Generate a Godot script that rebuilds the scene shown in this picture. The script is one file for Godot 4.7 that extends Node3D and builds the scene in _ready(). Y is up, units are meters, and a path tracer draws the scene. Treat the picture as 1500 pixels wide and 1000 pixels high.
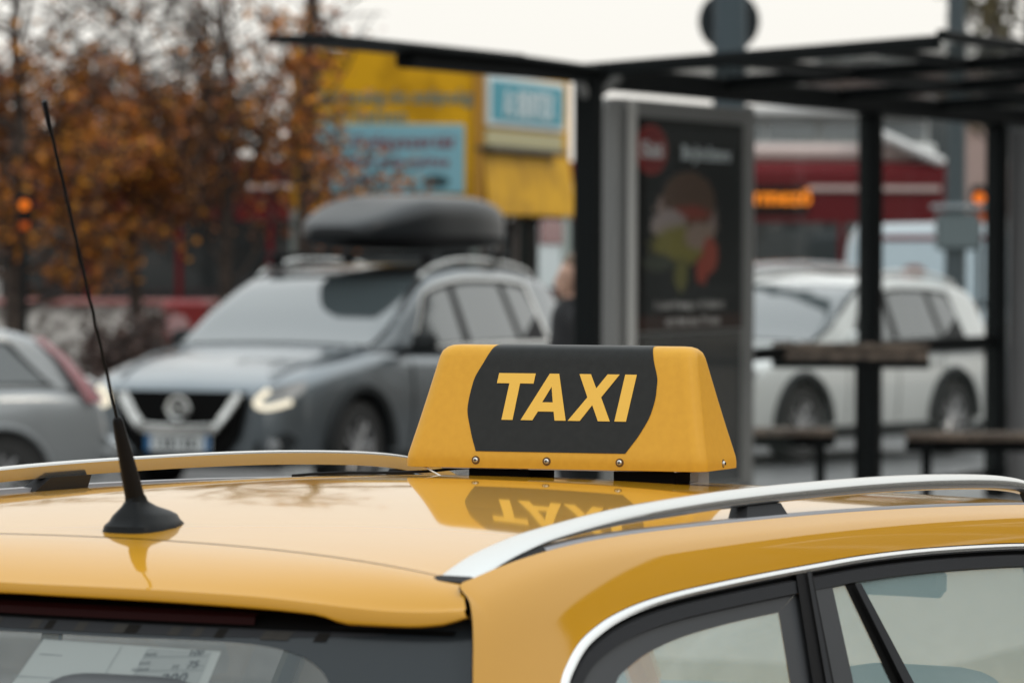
extends Node3D

# ------------------------------------------------------------------ mesh building
class MB:
	var p := PackedVector3Array()
	func tri(a: Vector3, b: Vector3, c: Vector3) -> void:
		p.append(a); p.append(b); p.append(c)
	func quad(a: Vector3, b: Vector3, c: Vector3, d: Vector3) -> void:
		tri(a, b, c); tri(a, c, d)
	func grid(rows: Array, closed := false) -> void:
		for i in rows.size() - 1:
			var r0: PackedVector3Array = rows[i]
			var r1: PackedVector3Array = rows[i + 1]
			var n := r0.size()
			for j in (n if closed else n - 1):
				var k := (j + 1) % n
				quad(r0[j], r0[k], r1[k], r1[j])
	func fan(ring: PackedVector3Array, flip := false) -> void:
		var c := Vector3()
		for v in ring: c += v
		c /= ring.size()
		for j in ring.size():
			var k := (j + 1) % ring.size()
			if flip: tri(c, ring[k], ring[j])
			else: tri(c, ring[j], ring[k])
	func loft(rings: Array) -> void:
		grid(rings, true)
		fan(rings[0]); fan(rings[rings.size() - 1], true)
	func box(c: Vector3, s: Vector3, bevel := 0.0, bs := Basis()) -> void:
		var h := s * 0.5
		var b := minf(bevel, minf(h.x, minf(h.y, h.z)) * 0.9)
		var rings := []
		var lv := [[-h.y, b], [-h.y + b, 0.0], [h.y - b, 0.0], [h.y, b]] if b > 0.0 else [[-h.y, 0.0], [h.y, 0.0]]
		for l in lv:
			var hx: float = h.x - l[1]
			var hz: float = h.z - l[1]
			var r := PackedVector3Array()
			var q := [Vector2(-hx, -hz + b), Vector2(-hx + b, -hz), Vector2(hx - b, -hz), Vector2(hx, -hz + b), Vector2(hx, hz - b), Vector2(hx - b, hz), Vector2(-hx + b, hz), Vector2(-hx, hz - b)] if b > 0.0 else [Vector2(-hx, -hz), Vector2(hx, -hz), Vector2(hx, hz), Vector2(-hx, hz)]
			for v in q: r.append(c + bs * Vector3(v.x, l[0], v.y))
			rings.append(r)
		loft(rings)
	func tube(path: Array, rad, n := 8, cap := true) -> void:
		var rings := []
		var up := Vector3(0.137, 0.93, 0.21)
		for i in path.size():
			var d: Vector3 = (path[mini(i + 1, path.size() - 1)] - path[maxi(i - 1, 0)]).normalized()
			var s := up.cross(d)
			if s.length() < 0.05: s = Vector3(1, 0, 0).cross(d)
			s = s.normalized()
			up = d.cross(s).normalized()
			var r: float = rad if rad is float else rad[i]
			var ring := PackedVector3Array()
			for k in n:
				var a := TAU * k / n
				ring.append(path[i] + (s * cos(a) + up * sin(a)) * r)
			rings.append(ring)
		grid(rings, true)
		if cap:
			fan(rings[0]); fan(rings[rings.size() - 1], true)
	func bar(a: Vector3, b: Vector3, w: float, h: float, bevel := 0.0, up := Vector3.UP) -> void:
		var d := (b - a)
		var z := d.normalized()
		var x := up.cross(z).normalized()
		var y := z.cross(x)
		box((a + b) * 0.5, Vector3(w, h, d.length()), bevel, Basis(x, y, z))
	func lathe(prof: Array, n: int, xf := Transform3D()) -> void:   # prof: Vector2(radius, along x)
		var rings := []
		for q in prof:
			var ring := PackedVector3Array()
			for k in n:
				var a := TAU * k / n
				ring.append(xf * Vector3(q.y, q.x * cos(a), q.x * sin(a)))
			rings.append(ring)
		grid(rings, true)
	func plate(poly: PackedVector2Array, f: Callable, depth: Vector3) -> void:   # a flat outline laid on f(u, v), with thickness
		var idx := Geometry2D.triangulate_polygon(poly)
		for i in range(0, idx.size(), 3):
			var a: Vector3 = f.call(poly[idx[i]].x, poly[idx[i]].y)
			var b: Vector3 = f.call(poly[idx[i + 1]].x, poly[idx[i + 1]].y)
			var c: Vector3 = f.call(poly[idx[i + 2]].x, poly[idx[i + 2]].y)
			tri(a + depth, b + depth, c + depth)
			tri(a, c, b)
		for i in poly.size():
			var k := (i + 1) % poly.size()
			var a: Vector3 = f.call(poly[i].x, poly[i].y)
			var b: Vector3 = f.call(poly[k].x, poly[k].y)
			quad(a, b, b + depth, a + depth)
	func mirror() -> MB:
		var m := MB.new()
		m.p = p.duplicate()
		for i in p.size(): m.p[i] = Vector3(-p[i].x, p[i].y, p[i].z)
		for i in range(0, p.size(), 3):
			var t := m.p[i + 1]; m.p[i + 1] = m.p[i + 2]; m.p[i + 2] = t
		return m
	func mesh(mat: Material, crease := 40.0, outward := true) -> ArrayMesh:
		var nt := p.size() / 3
		if outward:
			var vol := 0.0
			var o := p[0]
			for t in nt:
				vol += (p[t * 3] - o).dot((p[t * 3 + 1] - o).cross(p[t * 3 + 2] - o))
			if vol > 0.0:
				for t in nt:
					var q := p[t * 3 + 1]; p[t * 3 + 1] = p[t * 3 + 2]; p[t * 3 + 2] = q
		var fn := PackedVector3Array(); fn.resize(nt)
		var near := {}
		for t in nt:
			fn[t] = (p[t * 3 + 2] - p[t * 3]).cross(p[t * 3 + 1] - p[t * 3])
			for k in 3:
				var key := Vector3i((p[t * 3 + k] * 8000.0).round())
				if near.has(key): near[key].append(t)
				else: near[key] = PackedInt32Array([t])
		var cs := cos(deg_to_rad(crease))
		var nn := PackedVector3Array(); nn.resize(p.size())
		for t in nt:
			var u := fn[t].normalized()
			for k in 3:
				var key := Vector3i((p[t * 3 + k] * 8000.0).round())
				var s := Vector3()
				for o in near[key]:
					if fn[o].normalized().dot(u) >= cs: s += fn[o]
				nn[t * 3 + k] = s.normalized() if s.length() > 1e-14 else Vector3.UP
		var arr := []
		arr.resize(Mesh.ARRAY_MAX)
		arr[Mesh.ARRAY_VERTEX] = p
		arr[Mesh.ARRAY_NORMAL] = nn
		var m := ArrayMesh.new()
		m.add_surface_from_arrays(Mesh.PRIMITIVE_TRIANGLES, arr)
		m.surface_set_material(0, mat)
		return m

var taken := {}
func numbered(n: String) -> String:
	if not taken.has(n):
		taken[n] = 0
		return n
	taken[n] += 1
	return "%s_%03d" % [n, taken[n]]

func tag(o: Node, label: String, category := "", group := "", kind := "") -> void:
	if label: o.set_meta("label", label)
	if category: o.set_meta("category", category)
	if group: o.set_meta("group", group)
	if kind: o.set_meta("kind", kind)

func thing(called: String, label: String, category: String, at := Vector3.ZERO, turn := 0.0, group := "") -> Node3D:
	var o := Node3D.new()
	o.name = numbered(called)
	add_child(o)
	o.position = at
	o.rotation.y = deg_to_rad(turn)
	tag(o, label, category, group)
	return o

func put(called: String, st: MB, mat: Material, parent: Node, crease := 40.0, outward := true) -> MeshInstance3D:
	var o := MeshInstance3D.new()
	o.mesh = st.mesh(mat, crease, outward)
	var n := called
	if parent == self:
		n = numbered(called)
	else:
		var i := 0
		while parent.has_node(NodePath(n)):
			i += 1
			n = "%s_%03d" % [called, i]
	o.name = n
	parent.add_child(o, true)
	return o

func own(called: String, m: Mesh, parent: Node, at := Vector3.ZERO, rot := Vector3.ZERO) -> MeshInstance3D:
	var o := MeshInstance3D.new()
	o.mesh = m
	var n := called
	var i := 0
	while parent.has_node(NodePath(n)):
		i += 1
		n = "%s_%03d" % [called, i]
	o.name = n
	parent.add_child(o, true)
	o.position = at
	o.rotation_degrees = rot
	return o

func struct(called: String, st: MB, mat: Material) -> MeshInstance3D:
	var o := put(called, st, mat, self)
	o.set_meta("kind", "structure")
	return o

# ------------------------------------------------------------------ materials
func lin(r: float, g: float, b: float, a := 1.0) -> Color:
	var c := Color(r, g, b).linear_to_srgb()
	c.a = a
	return c

func mat(c: Color, rough := 0.6, metal := 0.0, coat := 0.0, spec := 0.5) -> StandardMaterial3D:
	var m := StandardMaterial3D.new()
	m.albedo_color = c
	m.roughness = rough
	m.metallic = metal
	m.metallic_specular = spec
	if coat > 0.0:
		m.clearcoat_enabled = true
		m.clearcoat = coat
		m.clearcoat_roughness = 0.03
	return m

func noise(seed_: int, freq: float, lo: Color, hi: Color, size := 512, octaves := 4, at := 0.35, to := 0.65) -> NoiseTexture2D:
	var n := FastNoiseLite.new()
	n.seed = seed_
	n.noise_type = FastNoiseLite.TYPE_SIMPLEX_SMOOTH
	n.frequency = freq
	n.fractal_octaves = octaves
	var t := NoiseTexture2D.new()
	t.width = size
	t.height = size
	t.seamless = true
	t.noise = n
	var g := Gradient.new()
	g.set_color(0, lo); g.set_offset(0, at)
	g.set_color(1, hi); g.set_offset(1, to)
	t.color_ramp = g
	return t

func worn(m: StandardMaterial3D, t: Texture2D, scale: float) -> StandardMaterial3D:
	m.albedo_texture = t
	m.uv1_triplanar = true
	m.uv1_scale = Vector3.ONE * scale
	return m

func rough_map(m: StandardMaterial3D, t: Texture2D, scale: float) -> StandardMaterial3D:
	m.roughness_texture = t
	m.roughness_texture_channel = BaseMaterial3D.TEXTURE_CHANNEL_RED
	m.uv1_triplanar = true
	m.uv1_scale = Vector3.ONE * scale
	return m

func glass(c: Color, alpha: float) -> StandardMaterial3D:
	var m := StandardMaterial3D.new()
	m.transparency = BaseMaterial3D.TRANSPARENCY_ALPHA
	m.albedo_color = Color(c.r, c.g, c.b, alpha)
	m.roughness = 0.02
	m.metallic_specular = 0.5
	return m

func glow(c: Color, e: float) -> StandardMaterial3D:
	var m := StandardMaterial3D.new()
	m.albedo_color = Color(0.02, 0.02, 0.02)
	m.emission_enabled = true
	m.emission = c
	m.emission_energy_multiplier = e
	return m

# ------------------------------------------------------------------ curves
func cr(tab: Array, x: float) -> float:      # smooth curve through (x, y) knots, x rising
	var n := tab.size()
	if x <= tab[0].x: return tab[0].y
	if x >= tab[n - 1].x: return tab[n - 1].y
	var i := 0
	while tab[i + 1].x < x: i += 1
	var a: Vector2 = tab[i]
	var b: Vector2 = tab[i + 1]
	var h := b.x - a.x
	var s := (b.y - a.y) / h
	var m0 := s
	var m1 := s
	if i > 0:
		var e: float = (a.y - tab[i - 1].y) / (a.x - tab[i - 1].x)
		m0 = 0.0 if e * s <= 0.0 else 2.0 * e * s / (e + s)
	if i < n - 2:
		var e2: float = (tab[i + 2].y - b.y) / (tab[i + 2].x - b.x)
		m1 = 0.0 if e2 * s <= 0.0 else 2.0 * e2 * s / (e2 + s)
	var t := (x - a.x) / h
	return a.y * (1 + 2 * t) * (1 - t) * (1 - t) + h * m0 * t * (1 - t) * (1 - t) + b.y * t * t * (3 - 2 * t) + h * m1 * t * t * (t - 1)

func cat2(pts: Array, sub: int) -> Array:    # Catmull-Rom through 2D points
	var out := []
	var n := pts.size()
	for i in n - 1:
		var p0: Vector2 = pts[maxi(i - 1, 0)]
		var p3: Vector2 = pts[mini(i + 2, n - 1)]
		for k in sub:
			out.append(pts[i].cubic_interpolate(pts[i + 1], p0, p3, float(k) / sub))
	out.append(pts[n - 1])
	return out

func cat3(pts: Array, sub: int) -> Array:
	var out := []
	var n := pts.size()
	for i in n - 1:
		var p0: Vector3 = pts[maxi(i - 1, 0)]
		var p3: Vector3 = pts[mini(i + 2, n - 1)]
		for k in sub:
			out.append(pts[i].cubic_interpolate(pts[i + 1], p0, p3, float(k) / sub))
	out.append(pts[n - 1])
	return out

# ------------------------------------------------------------------ the taxi's surfaces (u right, y up, t rearwards)
func lat(t: float) -> float:
	return 0.565 - 0.032 * pow(maxf(0, t - 0.5), 2) - 0.03 * pow(maxf(0, -t - 0.5), 2)

func gut(t: float) -> float:
	return 1.4605 - 0.0185 * (t - 0.75) * (t - 0.75) - 0.22 * pow(maxf(0, t - 0.85), 3)

func crown(t: float) -> float:
	return 1.473 + 0.05 * t - (0.052 if t > 0 else 0.012) * t * t

func roof_y(u: float, t: float) -> float:
	var k := absf(u) / (lat(t) - 0.012)
	return crown(t) - maxf(0.003, crown(t) - gut(t) + 0.003) * pow(k, 2.3)

var side_tab := [Vector2(-0.02, -0.02), Vector2(0, 0), Vector2(0.01, 0.014), Vector2(0.025, 0.0255), Vector2(0.05, 0.038), Vector2(0.08, 0.0495), Vector2(0.15, 0.0765), Vector2(0.3, 0.134), Vector2(0.45, 0.192)]
func side(t: float, d: float, off := 0.0) -> Vector3:
	return Vector3(lat(t) + cr(side_tab, d) + off, gut(t) - d, t)

func rear_glass(u: float, d: float, off := 0.0) -> Vector3:
	return Vector3(u, 1.385 - d + off * 0.57, 1.44 - 0.06 * pow(u / 0.53, 2) + 0.7 * d + off * 0.82)

func strip(a: Array, b: Array, off_a: float, off_b: float, rows: int, sub := 4) -> MB:   # surface between two lines in (t, d) on the taxi's side
	var st := MB.new()
	var ca := cat2(a, sub) if sub > 1 else a
	var cb := cat2(b, sub) if sub > 1 else b
	var rr := []
	for i in rows + 1:
		var k := float(i) / rows
		var r := PackedVector3Array()
		for j in ca.size():
			var q: Vector2 = ca[j].lerp(cb[j], k)
			r.append(side(q.x, q.y, lerpf(off_a, off_b, k)))
		rr.append(r)
	st.grid(rr)
	return st

func offset_line(pts: Array, dist: float) -> Array:   # line moved towards the inside of the window
	var out := []
	for i in pts.size():
		var d: Vector2 = (pts[mini(i + 1, pts.size() - 1)] - pts[maxi(i - 1, 0)]).normalized()
		out.append(pts[i] + Vector2(-d.y, d.x) * dist)
	return out

var M := {}

func materials() -> void:
	var dust := noise(3, 0.012, Color(0.86, 0.85, 0.83), Color(1, 1, 1), 512, 5, 0.3, 0.6)
	M.paint = mat(lin(0.505, 0.245, 0.008), 0.5, 0, 0.95, 0.12)
	M.paint.clearcoat_roughness = 0.05
	M.paint.heightmap_enabled = true
	M.paint.heightmap_texture = noise(6, 0.02, Color(0, 0, 0), Color(1, 1, 1), 512, 3, 0.2, 0.8)
	M.paint.heightmap_scale = 0.035
	M.paint.uv1_triplanar = true
	M.paint.uv1_scale = Vector3(0.35, 1.0, 1.6)
	M.sign = worn(mat(lin(0.60, 0.312, 0.026), 0.45, 0, 0, 0.35), noise(8, 0.012, Color(0.97, 0.96, 0.94), Color(1, 1, 1), 1024, 6, 0.05, 0.8), 5.0)
	M.sign_black = worn(mat(lin(0.017, 0.018, 0.018), 0.45, 0, 0, 0.3), noise(9, 0.012, Color(0.88, 0.88, 0.88), Color(1, 1, 1), 1024, 6, 0.15, 0.8), 5.0)
	M.letter = mat(lin(0.72, 0.435, 0.07), 0.45, 0, 0, 0.35)
	M.alu = mat(lin(0.6, 0.6, 0.585), 0.2, 0.9)
	M.chrome = mat(lin(0.68, 0.68, 0.67), 0.15, 1.0)
	M.steel = mat(lin(0.55, 0.54, 0.52), 0.3, 1.0)
	M.strip_grey = mat(lin(0.25, 0.25, 0.27), 0.35, 0.6)
	M.black = mat(lin(0.010, 0.010, 0.011), 0.45, 0, 0, 0.2)
	M.rubber = mat(lin(0.026, 0.027, 0.03), 0.5, 0, 0, 0.22)
	M.groove = mat(lin(0.005, 0.005, 0.005), 0.7, 0, 0, 0.15)
	M.pillar = mat(lin(0.05, 0.053, 0.058), 0.3, 0, 0.0, 0.4)
	M.glass = glass(lin(0.5, 0.7, 0.72), 0.35)
	M.privacy = glass(lin(0.05, 0.075, 0.085), 0.42)
	M.frit = mat(lin(0.018, 0.023, 0.027), 0.2, 0, 0.0, 0.38)
	M.liner = mat(lin(0.5, 0.52, 0.5), 0.9)
	M.seat = mat(lin(0.2, 0.22, 0.22), 0.85)
	M.dark = mat(lin(0.02, 0.02, 0.02), 0.8)
	M.paper = mat(lin(0.62, 0.66, 0.63), 0.7)
	M.print = mat(lin(0.05, 0.055, 0.055), 0.8)
	M.dark_red = mat(lin(0.018, 0.004, 0.004), 0.5, 0, 0, 0.15)
	M.tyre = mat(lin(0.02, 0.02, 0.02), 0.8)
	M.rim = mat(lin(0.5, 0.5, 0.51), 0.3, 0.8)
	M.dust = dust
	M.car_grey = mat(lin(0.15, 0.172, 0.188), 0.36, 0.85, 1.0)
	M.car_white = mat(lin(0.56, 0.585, 0.575), 0.35, 0.0, 1.0)
	M.car_silver = mat(lin(0.26, 0.275, 0.285), 0.3, 0.35, 1.0)
	M.car_dark = mat(lin(0.06, 0.055, 0.06), 0.3, 0.3, 1.0)
	M.tint = mat(lin(0.05, 0.062, 0.066), 0.05, 0.0, 0.8, 0.75)
	M.clad = mat(lin(0.018, 0.02, 0.021), 0.6, 0, 0, 0.25)
	M.lens_red = mat(lin(0.17, 0.014, 0.02), 0.25, 0, 0.4)
	M.lens_clear = mat(lin(0.35, 0.36, 0.37), 0.12, 0.5, 1.0)
	M.lamp_on = glow(Color(1.0, 0.96, 0.86), 1.2)
	M.plate = mat(lin(0.6, 0.62, 0.62), 0.4)
	M.plate_blue = mat(lin(0.02, 0.13, 0.3), 0.4)
	M.roofbox = mat(lin(0.009, 0.011, 0.013), 0.3, 0, 0, 0.38)
	M.frame = mat(lin(0.008, 0.0095, 0.010), 0.5, 0, 0, 0.18)
	M.frame_grey = mat(lin(0.24, 0.24, 0.235), 0.5, 0.3)
	M.pane = glass(Color(0.85, 0.92, 0.9), 0.03)
	M.pane.metallic_specular = 0.18
	M.cover = glass(Color(0.9, 0.95, 0.95), 0.03)
	M.cover.metallic_specular = 0.1
	M.roof_pane = glass(lin(0.2, 0.24, 0.24), 0.74)
	M.roof_pane.metallic_specular = 0.1
	M.wood = worn(mat(Color.WHITE, 0.75), noise(21, 0.02, lin(0.06, 0.045, 0.035), lin(0.17, 0.13, 0.10), 256, 5), 2.0)
	M.yellow = worn(mat(lin(0.68, 0.36, 0.008), 0.6, 0, 0, 0.3), dust, 0.3)
	M.blue_board = mat(lin(0.20, 0.42, 0.50), 0.5)
	M.teal = mat(lin(0.015, 0.26, 0.34), 0.5)
	M.pale = mat(lin(0.65, 0.72, 0.74), 0.5)
	M.text_grey = mat(lin(0.1, 0.2, 0.2), 0.6)
	M.text_red = mat(lin(0.2, 0.03, 0.05), 0.6)
	M.bus_red = mat(lin(0.10, 0.009, 0.012), 0.55, 0, 0, 0.15)
	M.bus_pink = mat(lin(0.42, 0.33, 0.31), 0.5)
	M.bus_glass = mat(lin(0.016, 0.019, 0.02), 0.05, 0, 0.6)
	M.led = glow(Color(1.0, 0.56, 0.08), 1.3)
	M.amber = glow(Color(1.0, 0.5, 0.1), 1.0)
	M.mast = mat(lin(0.06, 0.08, 0.092), 0.5, 0.0, 0, 0.3)
	M.sign_back = mat(lin(0.025, 0.03, 0.034), 0.6, 0, 0, 0.3)
	M.asphalt = worn(mat(Color.WHITE, 0.42), noise(31, 0.05, lin(0.055, 0.057, 0.058), lin(0.1, 0.102, 0.103), 512, 5), 0.25)
	M.pavement = worn(mat(Color.WHITE, 0.85), noise(32, 0.05, lin(0.2, 0.2, 0.195), lin(0.3, 0.295, 0.285), 512, 5), 0.3)
	M.line = mat(lin(0.6, 0.6, 0.58), 0.7)
	M.bark = worn(mat(Color.WHITE, 0.95), noise(33, 0.04, lin(0.03, 0.022, 0.018), lin(0.085, 0.062, 0.05), 256, 4), 1.0)
	M.leaf = StandardMaterial3D.new()
	M.leaf.vertex_color_use_as_albedo = true
	M.leaf.roughness = 0.7
	M.leaf.backlight_enabled = true
	M.leaf.backlight = Color(0.35, 0.35, 0.35)
	M.wall_grey = worn(mat(lin(0.42, 0.43, 0.43), 0.8), dust, 0.15)
	M.wall_pink = worn(mat(lin(0.36, 0.26, 0.235), 0.85), dust, 0.15)
	M.wall_white = worn(mat(lin(0.58, 0.56, 0.54), 0.8), noise(35, 0.03, Color(0.55, 0.53, 0.52), Color(1, 1, 1), 512, 4), 0.4)
	M.cap = mat(lin(0.32, 0.14, 0.13), 0.8)
	M.window_dark = mat(lin(0.05, 0.06, 0.065), 0.08, 0, 0.7)
	M.skin = mat(lin(0.5, 0.3, 0.22), 0.55)
	M.hair = mat(lin(0.14, 0.085, 0.05), 0.6)
	M.coat = mat(lin(0.012, 0.012, 0.014), 0.85)

# ------------------------------------------------------------------ taxi
func taxi() -> void:
	var tx := thing("taxi", "yellow taxi estate car in the foreground with roof rails and a whip aerial", "taxi", Vector3(0.0725, 0, -7.1425), -27)
	tx.rotation.z = -0.0112
	# roof skin, from the windscreen header to the tailgate seam
	var rows := []
	var seam := func(u: float) -> float: return 1.285 + 0.22 * u * u
	for i in 61:
		var r := PackedVector3Array()
		for j in 49:
			var k := (j / 48.0) * 2 - 1
			var ku := sin(k * PI / 2) * 0.35 + k * 0.65
			var te: float = lerpf(-1.15, seam.call(ku * 0.545) - 0.003, i / 60.0)
			var u := ku * (lat(te) - 0.012)
			r.append(Vector3(u, roof_y(u, te), te))
		rows.append(r)
	var st := MB.new()
	st.grid(rows)
	put("roof", st, M.paint, tx, 60, false)
	st = MB.new()
	rows = []
	for i in 21:
		var r := PackedVector3Array()
		for j in 21:
			var te := lerpf(-1.1, 1.28, i / 20.0)
			var u := lerpf(-1, 1, j / 20.0) * (lat(te) - 0.012)
			r.append(Vector3(u, roof_y(u, te) - 0.028 - 0.05 * pow(absf(j / 10.0 - 1), 4), te))
		rows.append(r)
	st.grid(rows)
	put("headliner", st, M.liner, tx, 60, false)
	tailgate(tx)
	for s in [1, -1]: flank(tx, s)
	aerial(tx)
	cabin(tx)
	# front end and lower body, below the picture's edge
	st = MB.new()
	var ring_rows := []
	for i in 41:
		var z := lerpf(-2.75, 1.95, i / 40.0)
		var hw := cr([Vector2(-2.75, 0.6), Vector2(-2.6, 0.76), Vector2(-2.2, 0.86), Vector2(-1, 0.89), Vector2(1, 0.885), Vector2(1.7, 0.85), Vector2(1.95, 0.76)], z)
		var top := cr([Vector2(-2.75, 0.72), Vector2(-2.5, 0.84), Vector2(-1.6, 0.97), Vector2(-1.3, 1.0), Vector2(-0.6, 1.0), Vector2(1.6, 1.02), Vector2(1.95, 0.98)], z)
		var low := 0.2
		for wz in [-1.85, 0.8]:
			var q: float = 0.36 * 0.36 - (z - wz) * (z - wz)
			if q > 0: low = maxf(low, 0.32 + sqrt(q))
		var r := PackedVector3Array()
		for q in [Vector2(0.93, 0.0), Vector2(0.99, 0.12), Vector2(1.0, 0.4), Vector2(0.99, 0.75), Vector2(0.95, 0.93), Vector2(0.88, 1.0)]:
			r.append(Vector3(hw * q.x, lerpf(low, top, q.y), z))
		var lft := PackedVector3Array()
		for k in range(r.size() - 1, -1, -1): lft.append(Vector3(-r[k].x, r[k].y, r[k].z))
		if z < -1.28: r.append(Vector3(0, top + 0.03, z))
		r.append_array(lft)
		if z >= -1.28: r.insert(6, Vector3(0.7, top, z))
		ring_rows.append(r)
	st.grid(ring_rows)
	st.fan(ring_rows[0]); st.fan(ring_rows[40], true)
	put("lower_body", st, M.paint, tx, 50, false)
	st = MB.new()
	st.box(Vector3(0, 0.24, -0.4), Vector3(1.66, 0.1, 4.4))
	put("underbody", st, M.dark, tx)
	st = MB.new()
	rows = []
	for i in 9:
		var r := PackedVector3Array()
		for j in 13:
			var k := j / 12.0 * 2 - 1
			var v := i / 8.0
			r.append(Vector3(k * lerpf(lat(-1.15) - 0.02, 0.72, v), lerpf(roof_y(k * 0.5, -1.15), 1.0, v) , lerpf(-1.15, -1.85, v) - 0.1 * (1 - k * k) * v))
		rows.append(r)
	st.grid(rows)
	put("windscreen", st, M.glass, tx, 60, false)
	for s in [-1, 1]:
		for wz in [-1.85, 0.8]: wheel(tx, Vector3(s * 0.79, 0.32, wz), 0.32, 0.2, s)

func tailgate(tx: Node3D) -> void:
	var seam := func(u: float) -> float: return 1.285 + 0.22 * u * u
	var crease := [Vector2(0, 1.4075), Vector2(0.13, 1.408), Vector2(0.29, 1.4055), Vector2(0.4, 1.3985), Vector2(0.48, 1.394), Vector2(0.53, 1.395), Vector2(0.556, 1.3975)]
	var lowl := [Vector2(0, 1.3925), Vector2(0.14, 1.392), Vector2(0.28, 1.3893), Vector2(0.385, 1.3838), Vector2(0.4, 1.379), Vector2(0.42, 1.3742), Vector2(0.49, 1.3735), Vector2(0.53, 1.377), Vector2(0.561, 1.3868)]
	var st := MB.new()
	var rows := []
	var n := 80
	for i in n + 1:
		var k := i / float(n) * 2 - 1
		var r := PackedVector3Array()
		var us := k * 0.5425
		var ts: float = seam.call(us) + 0.003
		var a := Vector3(us, roof_y(us * 0.995, ts) , ts)
		var uc := k * 0.556
		var tc := 1.462 - 0.06 * pow(uc / 0.53, 2)
		var c := Vector3(uc, cr(crease, absf(uc)), tc)
		var slope := (roof_y(us * 0.995, ts) - roof_y(us * 0.995, ts - 0.02)) / 0.02
		var m := a + Vector3(0, slope * (tc - ts) * 0.62, (tc - ts) * 0.62) + Vector3((uc - us) * -0.1, 0, 0)
		if i == 0 or i == n: r.append(a + Vector3(0, -0.02, 0))
		else: r.append(a + Vector3(0, -0.012, 0.0))
		r.append(a + Vector3(0, -0.002, 0.0))
		for j in 13:
			var v := j / 12.0
			r.append(a * (1 - v) * (1 - v) + m * 2 * v * (1 - v) + c * v * v)
		var ul := k * 0.561
		var lo := Vector3(ul, cr(lowl, absf(ul)), tc + 0.004)
		r.append(c.lerp(lo, 0.12) + Vector3(0, 0, 0.004))
		r.append(c.lerp(lo, 0.5) + Vector3(0, 0, 0.005))
		r.append(c.lerp(lo, 0.9) + Vector3(0, 0, 0.003))
		r.append(lo)
		r.append(lo + Vector3(0, 0.001, -0.012))
		r.append(lo + Vector3(0, 0.006, -0.06))
		rows.append(r)
	for e in [rows.size() - 1, 0]:              # end walls of the spoiler
		var wall := PackedVector3Array()
		for j in rows[e].size():
			var v: Vector3 = rows[e][j]
			wall.append(v + Vector3(0.006 if v.x < 0 else -0.006, -0.02 * clampf(1.0 - j / 14.0, 0, 1), -0.012))
		if e == 0: rows.insert(0, wall)
		else: rows.append(wall)
	st.grid(rows)
	var tg := Node3D.new()
	tg.name = "tailgate"
	tx.add_child(tg)
	put("spoiler", st, M.paint, tg, 35, false)
	# recess and dark brake light under the lip
	st = MB.new()
	rows = []
	for i in 41:
		var u := (i / 40.0 * 2 - 1) * 0.54
		var r := PackedVector3Array()
		var g := rear_glass(u, 0.012)
		r.append(g + Vector3(0, 0.035, -0.07))
		r.append(g + Vector3(0, 0.002, -0.004))
		r.append(rear_glass(u, 0.0215, 0.002))
		rows.append(r)
	st.grid(rows)
	put("lip_recess", st, M.groove, tg, 40, false)
	st = MB.new()
	rows = []
	for i in 31:
		var u := (i / 30.0 * 2 - 1) * 0.3
		rows.append(PackedVector3Array([rear_glass(u, 0.004, 0.004), rear_glass(u, 0.012, 0.008), rear_glass(u, 0.019, 0.005)]))
	st.grid(rows)
	put("brake_light", st, M.dark_red, tg, 40, false)
	# glass with its printed black border
	var inner := [Vector2(0, 0.0375), Vector2(0.12, 0.0375), Vector2(0.22, 0.0365), Vector2(0.3, 0.038), Vector2(0.35, 0.044), Vector2(0.385, 0.056), Vector2(0.41, 0.075), Vector2(0.43, 0.11), Vector2(0.45, 0.2), Vector2(0.46, 0.34)]
	var outer := [Vector2(0, 0.0205), Vector2(0.14, 0.0205), Vector2(0.26, 0.0195), Vector2(0.36, 0.0165), Vector2(0.43, 0.013), Vector2(0.5, 0.009), Vector2(0.560, 0.004), Vector2(0.5805, 0.06), Vector2(0.617, 0.2), Vector2(0.66, 0.38)]
	var ci := cat2(inner, 5)
	var co := cat2(outer, 5)
	st = MB.new()
	rows = []
	for j in 4:
		var r := PackedVector3Array()
		for i in range(ci.size() - 1, 0, -1):
			var q: Vector2 = co[i].lerp(ci[i], j / 3.0)
			r.append(rear_glass(-q.x, q.y))
		for i in ci.size():
			var q: Vector2 = co[i].lerp(ci[i], j / 3.0)
			r.append(rear_glass(q.x, q.y))
		rows.append(r)
	st.grid(rows)
	put("window_border", st, M.frit, tg, 50, false)
	st = MB.new()
	rows = []
	for i in 61:
		var u := (i / 60.0 * 2 - 1) * 0.46
		rows.append(PackedVector3Array([rear_glass(u, 0.0205, 0.0006), rear_glass(u, 0.0335 - 0.011 * pow(absf(u) / 0.46, 3), 0.0006)]))
	st.grid(rows)
	put("top_band", st, M.rubber, tg, 40, false)
	# wet dirt strip left along the top of the glass
	for i in 22:
		var u := -0.42 + i * 0.038 + 0.012 * sin(i * 2.4)
		var w := 0.011 + 0.007 * (0.5 + 0.5 * sin(i * 5.1))
		st = MB.new()
		st.quad(rear_glass(u, 0.0225, 0.001), rear_glass(u + w, 0.0225, 0.001), rear_glass(u + w - 0.004, 0.0325, 0.001), rear_glass(u - 0.004, 0.0325, 0.001))
		put("dirt_mark", st, mat(lin(0.016, 0.015, 0.014) if i % 3 == 0 else lin(0.045, 0.043, 0.04), 0.9, 0, 0, 0.1), tg, 40, false)
	st = MB.new()
	rows = []
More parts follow.
